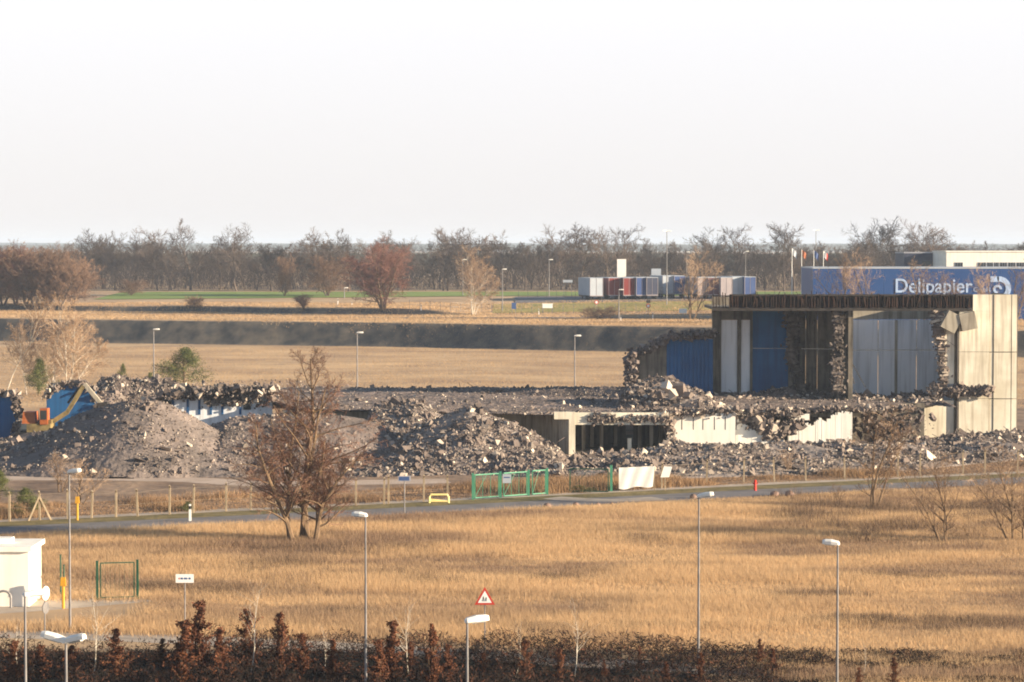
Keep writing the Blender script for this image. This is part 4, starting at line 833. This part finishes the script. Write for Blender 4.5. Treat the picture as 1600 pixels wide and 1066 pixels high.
fence([607, 662, 700], 'wire_fence', 'short leaning piece of wire fence between the dark sign and the green gate')
fence([1034, 1104, 1162, 1210, 1259, 1320, 1403, 1438, 1505, 1539, 1590, 1640], 'wire_fence', 'long wire fence on concrete posts before the right rubble bank')
# green gates
def frame_gate(pxa, pxb, pya, pyb, h, m, label, name='metal_gate', posts=(1, 1), cross=True, thick=.09, diag=True):
    a = G(pxa, pya); b_ = G(pxb, pyb); t = thing(name, a, label, 'gate')
    A = Vector(a); B = Vector(b_)
    if posts[0]: MB().bar(A, A+Vector((0, 0, h+.15)), thick*2.2).build('gate_post', M[m], t, a)
    if posts[1]: MB().bar(B, B+Vector((0, 0, h+.15)), thick*2.2).build('gate_post', M[m], t, a)
    d = (B-A).normalized(); A2 = A+d*.2; B2 = B-d*.2; b = MB(); up = Vector((0, 0, 1))
    b.bar(A2+up*.15, B2+up*.15, thick); b.bar(A2+up*h, B2+up*h, thick); b.bar(A2+up*.15, A2+up*h, thick); b.bar(B2+up*.15, B2+up*h, thick)
    if cross:
        for f_ in (.33, .66): b.bar(A2.lerp(B2, f_)+up*.15, A2.lerp(B2, f_)+up*h, thick*.6)
    b.build('gate_frame', M[m], t, a)
    w_ = MB(); L = (B2-A2).length; n_ = int(L/.25)
    for k in range(1, n_): w_.bar(A2.lerp(B2, k/n_)+up*.2, A2.lerp(B2, k/n_)+up*(h-.05), .012)
    if diag: w_.bar(A2+up*.15, A2.lerp(B2, .5)+up*h, .03)
    w_.build('gate_mesh', M[m], t, a); return t
frame_gate(739, 782, 781, 778, 2.05, 'greenp', 'light green gate leaf on the left of the site entrance')
frame_gate(784, 826, 778, 775, 2.05, 'greenp', 'light green gate leaf right of the first, with a small notice', posts=(0, 1))
frame_gate(829, 855, 775, 773, 2.1, 'greenp', 'narrow green wicket between two thick green posts', posts=(0, 1), cross=False)
frame_gate(887, 954, 770, 771, 2.05, 'dgreen', 'open dark green gate leaf swung behind the drive entrance', posts=(0, 0), cross=False)
o = G(955, 768); t = thing('gate_post', o, 'bright green thick post left of the white banner', 'post'); MB().bar(o, (o[0], o[1], 2.25), .22).build('post', M['greenp'], t, o)
MB().box((o[0], o[1], 2.27), (.26, .26, .04)).build('cap', M['dgreen'], t, o)
# notice on gate
o = P(792, 748, 212); t = thing('notice', o, 'small grey notice hung on the green gate', 'notice'); MB().box((0, 0, 0), (.7, .04, .75)).build('board', M['twhite'], t); MB().box((0, -.024, .1), (.5, .005, .1)).build('text_line', M['signblue'], t)
# banner + board
D = 219.5; o = (PX(995, D), D, 0); t = thing('banner', o, 'large white cloth banner hung on the fence posts', 'banner')
nxb, nyb = 24, 12; V = []; 
for j in range(nyb):
    for i_ in range(nxb):
        u, v = i_/(nxb-1), j/(nyb-1); px = 967+56*u-3.0*u*v; top = 731-2.5*u; bot = 764-4*u+1.5*math.sin(u*9)
        p = P(px, top+(bot-top)*v, D-1.2+.018*math.sin(u*17+v*3)+2.2*u*.0); V.append((p[0]-o[0], p[1]-D, p[2]))
Fq = [(j*nxb+i_, j*nxb+i_+1, (j+1)*nxb+i_+1, (j+1)*nxb+i_) for j in range(nyb-1) for i_ in range(nxb-1)]
V2 = [(v[0], v[1]+.02, v[2]) for v in V]; b = MB().add(V, Fq); b.add(V2, [f[::-1] for f in Fq]); b.build('cloth', M['banner'], t)
b = MB(); 
for px in (968, 1022): b.bar((PX(px, D)-o[0], -1.0, -.0), (PX(px, D)-o[0], -1.0, 2.1), .07)
b.build('post', M['post'], t)
o = P(1040, 737, 220); o = (o[0], 220, 0); t = thing('notice', o, 'small tilted white board right of the banner', 'notice')
b = MB(); zc = PZ(737, 219); b.prism([(-.5, zc-.5), (.25, zc-.48), (.5, zc+.42), (-.2, zc+.45)], -1, -.96); b.build('board', M['banner'], t); MB().bar((-.1, -.9, 0), (-.1, -.9, zc+.3), .09).build('post', M['post'], t)
# ============================================================ SIGNS & SMALL THINGS
def rtext(body, size, m, parent, loc, rot=(math.pi/2, 0, 0), sx=1, ext=.005, off_=0, name='lettering', align='LEFT'):
    c = bpy.data.curves.new(name, 'FONT'); c.body = body; c.size = size; c.extrude = ext; c.offset = off_; c.align_x = align; c.resolution_u = 4
    tmp = bpy.data.objects.new(name, c); COL.objects.link(tmp); bpy.context.view_layer.update()
    me = bpy.data.meshes.new_from_object(tmp); bpy.data.objects.remove(tmp); me.materials.clear(); me.materials.append(m)
    o = bpy.data.objects.new(name, me); COL.objects.link(o); o.parent = parent; o.location = loc; o.rotation_euler = rot; o.scale = (sx, 1, 1); return o
o = G(757.5, 1024); t = thing('warning_sign', o, 'red-edged triangular warning sign with two children, on a thin post', 'traffic sign'); z0, z1 = PZ(945, o[1]), PZ(917, o[1])
MB().tube([(0, .03, 0), (0, .03, z1-.1)], .03, 8).build('post', M['steel'], t)
hw = .5*(z1-z0)/.866*.98
def tri(s_, y): zc = z0+(z1-z0)/3; return [(-hw*s_, zc-(z1-z0)/3*s_), (hw*s_, zc-(z1-z0)/3*s_), (0, zc+(z1-z0)*2/3*s_)]
sp = MB().prism(tri(1, 0), -.03, 0).build('sign_plate', M['red'], t); MB().prism(tri(.68, 0), -.036, -.031).build('inner_field', M['white'], sp)
b = MB(); zc = z0+.28*(z1-z0)
for dx, k in ((-.07, 1.), (.07, .82)):
    b.disc((dx, -.04, zc+.14*k), .028*k, .006, 'Y', 10); b.bar((dx, -.04, zc+.11*k), (dx, -.04, zc+.02), .05*k, .006); b.bar((dx-.01, -.04, zc+.03), (dx-.045, -.04, zc-.08), .02, .006); b.bar((dx+.01, -.04, zc+.03), (dx+.045, -.04, zc-.08), .02, .006); b.bar((dx-.02, -.04, zc+.08*k), (dx+.07, -.04, zc+.04), .016, .006)
b.build('pictogram', M['black'], sp)
o = G(289, 992); D = o[1]; t = thing('name_sign', o, 'white rectangular name sign on a grey post at the left of the meadow', 'sign')
zc = PZ(904, D); w_ = 28/4000*D; h_ = 13.5/4000*D
MB().tube([(0, .05, 0), (0, .05, zc+.1)], .035, 8).build('post', M['steel'], t)
sp = MB().box((0, 0, zc), (w_, .04, h_)).build('sign_plate', M['white'], t)
MB().prism([(-w_*.36, zc), (-w_*.28, zc+.06), (-w_*.28, zc-.06)], -.028, -.022).build('arrow', M['red'], sp)
b = MB()
for i_, ww in ((-.16, .14), (.02, .11), (.12, .06), (.28, .12)): b.box((w_*i_, -.024, zc), (w_*ww, .006, .1))
b.build('lettering', M['signblue'], sp)
o = G(632, 806); D = o[1]; t = thing('street_sign', o, 'dark rectangular sign seen from behind on a tall post at the road', 'sign'); zc = PZ(748, D)
MB().tube([(0, .05, 0), (0, .05, zc+.3)], .05, 8).build('post', M['steel'], t); sp = MB().box((0, 0, zc), (1.0, .05, .42)).build('sign_plate', M['lampg'], t); MB().box((-.02, -.03, zc), (.8, .01, .3)).build('sign_back', M['signblue'], sp)
o = G(70, 990); D = o[1]; t = thing('traffic_sign', o, 'post with two round sign discs seen edge-on beside the left lamp', 'traffic sign')
MB().tube([(0, 0, 0), (0, 0, PZ(914, D))], .035, 8).build('post', M['steel'], t)
for py in (927, 950):
    b = MB(); c = Vector((.06, 0, PZ(py, D))); d = Vector((.02, -.008, 0)).normalized()*.02; b.tube([c-d, c+d], .38 if py == 927 else .33, 20); b.build('sign_disc', M['lampw'] if py == 927 else M['steel'], t)
# yellow markers
for px, bs, tp_, lab in [(121, 813, 776, 'small orange-yellow marker post by the left fence'), (99, 951, 902, 'yellow marker post beside the white kiosk yard')]:
    o = G(px, bs); h = PZ(tp_, o[1]); t = thing('marker_post', o, lab, 'marker post'); MB().tube([(0, 0, 0), (0, 0, h*.72)], .09, 8).build('post', M['yellow'], t); MB().box((0, 0, h*.86), (.32, .2, h*.28), taper=.8).build('head', M['yellow'], t)
# delineators
def delin(px, bs, h, lab):
    x, y, z = at(px, bs); t = thing('delineator_post', (x, y, z), lab, 'marker post', 'roadside delineator posts'); k = h/1.0
    MB().box((0, 0, .5*k), (.14*k, .1*k, 1.0*k), taper=.85).build('post', M['white'], t); MB().box((0, -.055*k, .8*k), (.145*k, .02, .18*k)).build('black_band', M['black'], t)
delin(297, 815, 1.3, 'white delineator post at the near road side, left')
delin(842, 492, 1.3, 'white delineator post below the white two-legged sign'); delin(658, 487, 1.3, 'white delineator post right of the red-crowned tree'); delin(1020, 499, 1.5, 'white post right of the roadside round sign'); delin(970, 501, 1., 'white post at the thin lamp foot'); delin(528, 477, 1.6, 'white post left of the red-crowned tree'); delin(550, 478, 1., 'short white post nearest the red-crowned tree')
# yellow barrier
o = G(686, 786); D = o[1]; t = thing('barrier_frame', o, 'low pale yellow barrier frame lying beside the footway', 'barrier'); W_ = 30/4000*D/2; H_ = 13/4000*D
b = MB(); b.tube([(-W_, 0, 0), (-W_, 0, H_*.7), (-W_*.85, 0, H_), (W_*.85, 0, H_), (W_, 0, H_*.7), (W_, 0, 0)], .09, 8); b.build('frame', M['yellowp'], t)
b = MB(); b.tube([(-W_, 0, .14), (W_, 0, .14)], .09, 8); b.tube([(-W_*.9, 0, .3), (W_*.9, 0, .14)], .05, 8); b.build('rail', M['yellowp'], t)
# hydrant
o = G(1180, 767); t = thing('hydrant', o, 'red hydrant at the road side before the right fence', 'hydrant'); b = MB(); b.tube([(0, 0, 0), (0, 0, .7), (0, 0, .85), (0, 0, .95)], [.13, .12, .14, .04], 12); b.build('body', M['red'], t)
b = MB(); b.tube([(-.22, 0, .62), (.22, 0, .62)], .06, 10); b.build('outlet', M['red'], t)
# boulders
def boulder(px, bs, s_, lab):
    o = G(px, bs); g = np.random.default_rng(int(px)); V = []; nu, nv = 9, 6
    for j in range(nv+1):
        th = math.pi*j/nv
        for i_ in range(nu): ph = 2*math.pi*i_/nu; rr = s_*(.85+.3*g.random()); V.append((rr*math.sin(th)*math.cos(ph), rr*math.sin(th)*math.sin(ph), rr*.75*math.cos(th)+s_*.45))
    Fq = [(j*nu+i_, j*nu+(i_+1) % nu, (j+1)*nu+(i_+1) % nu, (j+1)*nu+i_) for j in range(nv) for i_ in range(nu)]
    return tag(MB().add(np.array(V)+np.array(o), Fq).build('boulder', M['boulder'], None, o, smooth=True), lab, 'boulder', 'boulders at the road edge')
boulder(1210, 776, .38, 'left grey boulder of the pair at the right road edge'); boulder(1234, 776, .42, 'reddish boulder of the pair at the right road edge'); boulder(855, 794, .32, 'leftmost boulder below the gates'); boulder(900, 792, .3, 'second boulder below the gates'); boulder(934, 791, .22, 'small third boulder below the gates'); boulder(956, 790, .2, 'palest small boulder below the white banner'); boulder(1083, 779, .32, 'dark boulder left of the tall lamp head')
# kiosk
o = G(10, 948); D = o[1]; x1 = PX(42, D); x0 = x1-7; h = PZ(862, D); t = thing('kiosk', (x1-3, D, 0), 'white flat-roofed kiosk cut by the left edge of the photo', 'kiosk'); to = tuple(t.location)
MB().span(x0, x1, D, D+4, 0, h).build('wall', M['whitep'], t, to); MB().span(x0-.2, x1+.2, D-.2, D+4.2, h, h+.28).build('roof', M['whitep'], t, to)
MB().span(x1-2.6, x1-1.3, D+1.5, D+2.5, h+.28, h+.6).build('vent', M['whitep'], t, to); MB().span(x1-5.5, x1-4.3, D-.05, D-.003, .1, 2.2).build('door', M['twhite'], t, to)
o = G(11, 946); t = thing('bike_hoop', (o[0], o[1]-1.0, 0), 'grey metal hoop in front of the white kiosk', 'bike stand'); pts = [(-.42, 0, 0), (-.42, 0, .6)]+[(-.42*math.cos(q), 0, .6+.38*math.sin(q)) for q in np.linspace(.3, math.pi-.3, 7)]+[(.42, 0, .6), (.42, 0, 0)]
MB().tube(pts, .07, 8).build('hoop', M['steel'], t); MB().box((-.42, 0, .01), (.2, .2, .02)).box((.42, 0, .01), (.2, .2, .02)).build('foot', M['steel'], t)
t = frame_gate(152, 215, 938, 936, 2.2, 'dgreen', 'dark green tube gate frame standing alone at the yard', posts=(1, 1), cross=False, thick=.06, diag=False)
for px, bs, tp_, lab in [(95, 930, 867, 'tall dark green fence pole behind the lamp post'), (100, 928, 883, 'shorter dark green pole above the yellow marker')]:
    o = G(px, bs); t = thing('fence_pole', o, lab, 'post'); MB().tube([(0, 0, 0), (0, 0, PZ(tp_, o[1]))], .045, 8).build('pole', M['dgreen'], t); MB().box((0, 0, PZ(tp_, o[1])), (.12, .12, .04)).build('cap', M['dgreen'], t)
# ============================================================ FAR PLATEAU: trailers, signs, fence, warehouse
def trailer(px, D, top, m, lab, W=2.6, L=12.5, yaw=0):
    x = PX(px, D); g = float(terr(x, D))+.12; h = PZ(top, D)-g; t = thing('truck_trailer', (x, D, g), lab, 'trailer', 'trailers parked in the lorry park', yaw)
    MB().span(-W/2, W/2, 0, L, 1.15, h-.12).build('box_body', m, t); MB().span(-W/2-.02, W/2+.02, -.03, L, h-.12, h).build('roof', M['twhite'], t)
    MB().span(-W/2+.1, W/2-.1, .1, L, .8, 1.15).build('chassis', M['black'], t); b = MB(); b.span(-W/2, -W/2+.1, -.05, 0, 1.15, h-.12); b.span(W/2-.1, W/2, -.05, 0, 1.15, h-.12); b.span(-.03, .03, -.05, 0, 1.15, h-.12); b.span(-W/2, W/2, -.08, 0, .95, 1.15); b.build('door_frame', M['tgrey'], t)
    for yy in (1.6, 2.9, 4.2):
        for s_ in (-1, 1): MB().disc((s_*(W/2-.2), yy, .5), .5, .35, 'X', 14).build('wheel', M['rubber'], t)
    MB().span(-W/2+.2, -W/2+.5, L-3, L-2.8, .1, .8).span(W/2-.5, W/2-.2, L-3, L-2.8, .1, .8).build('landing_leg', M['black'], t)
YW = R(12)
for px, m, lab, top, D in [(932, 'twhite', 'pale blue-white box trailer at the left end of the row', 434.5, 641), (960, 'tred', 'left one of the two red tarpaulin trailers', 434, 643), (983, 'tred', 'right one of the two red tarpaulin trailers', 434, 642), (1003, 'tblue', 'greyish blue trailer right of the red pair', 433.5, 642), (1019, 'tnavy', 'dark navy trailer next to the greyish blue one', 433.5, 642),
                           (1044, 'twhite', 'white and blue trailer behind the tall mast', 431, 650), (1062, 'tblue', 'blue trailer just behind the slim dark tree', 431, 650), (1099, 'tgrey', 'dull grey trailer right of the slim tree', 433.5, 642), (1115, 'tplum', 'dark plum coloured trailer', 433.5, 642), (1135, 'tgrey', 'light grey trailer right of the plum one', 433.5, 641), (1153, 'twhite', 'off-white trailer next to the blue end trailer', 432.5, 642), (1172, 'tblue', 'bright blue trailer at the right end of the row', 432.5, 641)]:
    trailer(px, D, top, M[m], lab, yaw=YW, W=3.0 if px != 932 else 3.4)
def board(name, px, D, y0, y1, wpx, m, lab, cat, bs=None, legs=1, th=.3):
    x = PX(px, D); g = float(terr(x, D)); t = thing(name, (x, D, g), lab, cat); w_ = wpx/4000*D
    za, zb = PZ(y1, D)-g, PZ(y0, D)-g; MB().span(-w_/2, w_/2, -th/2, th/2, za, zb).build('panel', m, t)
    b = MB()
    for s_ in ((0,) if legs == 1 else (-.4, .4)): b.bar((s_*w_, 0, 0), (s_*w_, 0, za), .12)
    b.build('leg', M['steel'], t); return t
board('pylon_sign', 971, 668, 405, 433, 14, M['banner'], 'tall blank cream pylon sign above the red trailers', 'sign', th=1.2, legs=2)
board('pylon_sign', 1025, 664, 420, 440, 15, M['twhite'], 'pale blue box sign right of the cream pylon', 'sign', th=1.0, legs=2)
board('info_sign', 855.5, at(855, 490)[1], 474.5, 481.5, 17, M['white'], 'white sign on two legs below the lawn', 'sign', legs=2, th=.1)
board('info_sign', 803, at(803, 492)[1], 473, 483, 7, M['signblue'], 'dark blue-grey sign left of the white two-legged sign', 'sign', legs=2, th=.1)
board('info_sign', 887, 668, 437.5, 441.5, 15, M['twhite'], 'low pale sign on the green field before the tree line', 'sign', legs=2, th=.1)
board('info_sign', 1067, at(1067, 495)[1], 482.5, 489.5, 12, M['banner'], 'bright cream board at the far road, left of the slim dark tree', 'sign', th=.15)
for px, py, bs, lab in [(932, 472.5, 488, 'round red and white sign on the lawn edge'), (1013, 478, 498, 'round red and white sign right of the thin lamp')]:
    x, y, z = at(px, bs); zc = PZ(py, y)-z; t = thing('traffic_sign', (x, y, z), lab, 'traffic sign'); MB().tube([(0, .05, 0), (0, .05, zc)], .06, 6).build('post', M['steel'], t); sp = MB().disc((0, 0, zc), .48, .05, 'Y').build('sign_disc', M['red'], t); MB().disc((0, -.03, zc), .3, .02, 'Y').build('inner_field', M['white'], sp)
    if px == 1013: MB().box((0, 0, zc+.95), (.9, .05, .7)).build('upper_plate', M['dark'], t)
for (pa, pb, bs0, bs1, n_, lab) in [(810, 1240, 468, 466, 30, 'light posted fence along the lorry park'), (815, 1010, 491, 491, 13, 'light posted fence below the lawn'), (640, 800, 487, 489, 11, 'faint fence behind the birch clump')]:
    p0 = at(pa, bs0); t = thing('wire_fence', p0, lab, 'fence'); prev = None; wb = MB()
    for k in range(n_):
        px = pa+(pb-pa)*k/(n_-1); x, y, z = at(px, bs0+(bs1-bs0)*k/(n_-1)); MB().bar((x, y, z), (x, y, z+2.2), .09).build('fence_post', M['steel'], t, p0)
        if prev:
            for f_ in (.3, 1.2, 2.1): wb.bar((prev[0], prev[1], prev[2]+f_), (x, y, z+f_), .025)
        prev = (x, y, z)
    wb.build('wire_mesh', M['steel'], t, p0)
# flags
for px, ty, m, lab in [(1237, 388, ('white', 'twhite'), 'flagpole with a white and pale blue flag'), (1252, 390, ('orange', 'orange'), 'flagpole with an orange-red flag'), (1271, 391, ('signblue', 'tblue'), 'flagpole with a dark blue flag'), (1286, 392, ('white', 'red'), 'flagpole with a white and red flag')]:
    D = 655; x = PX(px, D); g = float(terr(x, D)); h = PZ(ty, D)-g; t = thing('flagpole', (x, D, g), lab, 'flagpole', 'flagpoles beside the blue warehouse'); MB().tube([(0, 0, 0), (0, 0, h)], [.1, .06], 8).build('pole', M['white'], t)
    V = []; n_ = 8
    for i_ in range(n_): u = i_/(n_-1); zz = h-.2-1.1*u*u; V += [(.1+1.2*u, .12*math.sin(u*9), zz), (.1+1.0*u, .12*math.sin(u*9+.5), zz-1.6)]
    b = MB().add(V, [(2*i_, 2*i_+2, 2*i_+3, 2*i_+1) for i_ in range(n_-1)]); b.M = [np.array([0]*4+[1]*3)]; b.build('flag', [M[m[0]], M[m[1]]], t)
# warehouse
D = 545; x0 = PX(1270, D); x1 = x0+110; g = 4.5; zt = PZ(420, D); wh = thing('warehouse', ((x0+x1)/2, D, g), 'long flat blue warehouse with pale lettering behind the ruin', 'warehouse'); wo_ = tuple(wh.location)
b = MB()
for k in range(22): b.span(x0+k*5, x0+k*5+4.97, D, D+.3, g, zt)
b.span(x0, x1, D+.3, D+22, g, zt-.003); b.build('wall', M['bluew'], wh, wo_)
MB().span(x0-.1, x1, D-.08, D+22, zt, zt+.28).build('roof_edge', M['twhite'], wh, wo_)
s_ = 31/4000*D
o1 = rtext('Delipapier', s_, M['letter'], wh, (PX(1397, D)-wo_[0], -.12, PZ(457, D)-g), off_=.010*s_, ext=.03)
bpy.context.view_layer.update(); wdt = o1.dimensions[0]; o1.scale[0] = (120/4000*D)/wdt
o2 = rtext('GmbH', s_*.32, M['letter'], wh, (PX(1520, D)-wo_[0], -.1, PZ(456, D)-g), ext=.02)
def arc(cx, cz, r0_, r1_, a0_, a1_, b, y0, y1, n_=18):
    V = []
    for i_ in range(n_+1):
        q = R(a0_+(a1_-a0_)*i_/n_)
        for rr in (r0_, r1_):
            for yy in (y0, y1): V.append((cx+rr*math.cos(q), yy, cz+rr*math.sin(q)))
    Fq = []
    for i_ in range(n_): a0 = i_*4; Fq += [(a0, a0+4, a0+6, a0+2), (a0+1, a0+3, a0+7, a0+5), (a0+2, a0+6, a0+7, a0+3), (a0, a0+1, a0+5, a0+4)]
    b.add(V, Fq)
b = MB(); arc(PX(1560, D)-wo_[0], PZ(451, D)-g, 1.5, 2.6, -90, 100, b, -.12, -.05); cx = PX(1547, D)-wo_[0]; b.span(cx, PX(1560, D)-wo_[0], -.12, -.05, PZ(451, D)-g+1.4, PZ(451, D)-g+2.6); arc(PX(1558, D)-wo_[0], PZ(452, D)-g, .45, .95, 0, 270, b, -.12, -.05); b.build('emblem', M['letter'], wh)
# office behind
D = 620; t = thing('office_building', (PX(1560, D), D, 6), 'white flat office building with a long window row behind the warehouse', 'office building'); oo = tuple(t.location)
xa, xb = PX(1478, D), PX(1478, D)+60; b = MB().span(xa, xb, D, D+20, 6, PZ(394, D)); b.build('wall', M['whitep'], t, oo); MB().span(xa-.2, xb, D-.2, D+20, PZ(394, D), PZ(394, D)+.3).build('roof', M['whitep'], t, oo)
for k, (pa, pb) in enumerate([(1491, 1504), (1527, 1540), (1541, 1551), (1552, 1560), (1561, 1573), (1574, 1586), (1587, 1600), (1601, 1613)]):
    f_ = MB().span(PX(pa, D), PX(pb, D), D-.08, D-.002, PZ(417, D), PZ(410, D)).build('window', M['twhite'], t, oo); b = MB()
    n_ = 3; e = np.linspace(PX(pa, D)+.1, PX(pb, D), n_+1)
    for q in range(n_): b.span(e[q], e[q+1]-.1, D-.12, D-.085, PZ(416.5, D), PZ(410.5, D))
    b.build('pane', M['glass'], f_, oo)
D = 640; t = thing('office_building', (PX(1445, D), D, 6), 'lower dark grey office block left of the white one', 'office building'); oo = tuple(t.location)
MB().span(PX(1412, D), PX(1477, D), D, D+15, 6, PZ(396, D)).build('wall', M['tnavy'], t, oo); MB().span(PX(1411.5, D), PX(1477, D), D-.1, D+15, PZ(396, D), PZ(396, D)+.3).build('roof', M['lampg'], t, oo)
for pa, pb in [(1420, 1430), (1440, 1470)]: MB().span(PX(pa, D), PX(pb, D), D-.06, D-.002, PZ(417, D), PZ(408, D)).build('window', M['glass'], t, oo)
# ============================================================ HAZE
hz = MB().span(-4500, 4500, -120, 9500, -1.0, 48).build('haze', bpy.data.materials.new('haze')); hz['kind'] = 'stuff'; hz['label'] = 'thin pale haze in the air over the whole plain'; hz['category'] = 'haze'
m = hz.data.materials[0]; m.use_nodes = True; n = m.node_tree.nodes; n.clear(); pv = n.new('ShaderNodeVolumePrincipled'); ou = n.new('ShaderNodeOutputMaterial')
pv.inputs['Color'].default_value = (.62, .77, 1.0, 1); pv.inputs['Density'].default_value = .00012; pv.inputs['Anisotropy'].default_value = 0.0
m.node_tree.links.new(pv.outputs[0], ou.inputs['Volume'])
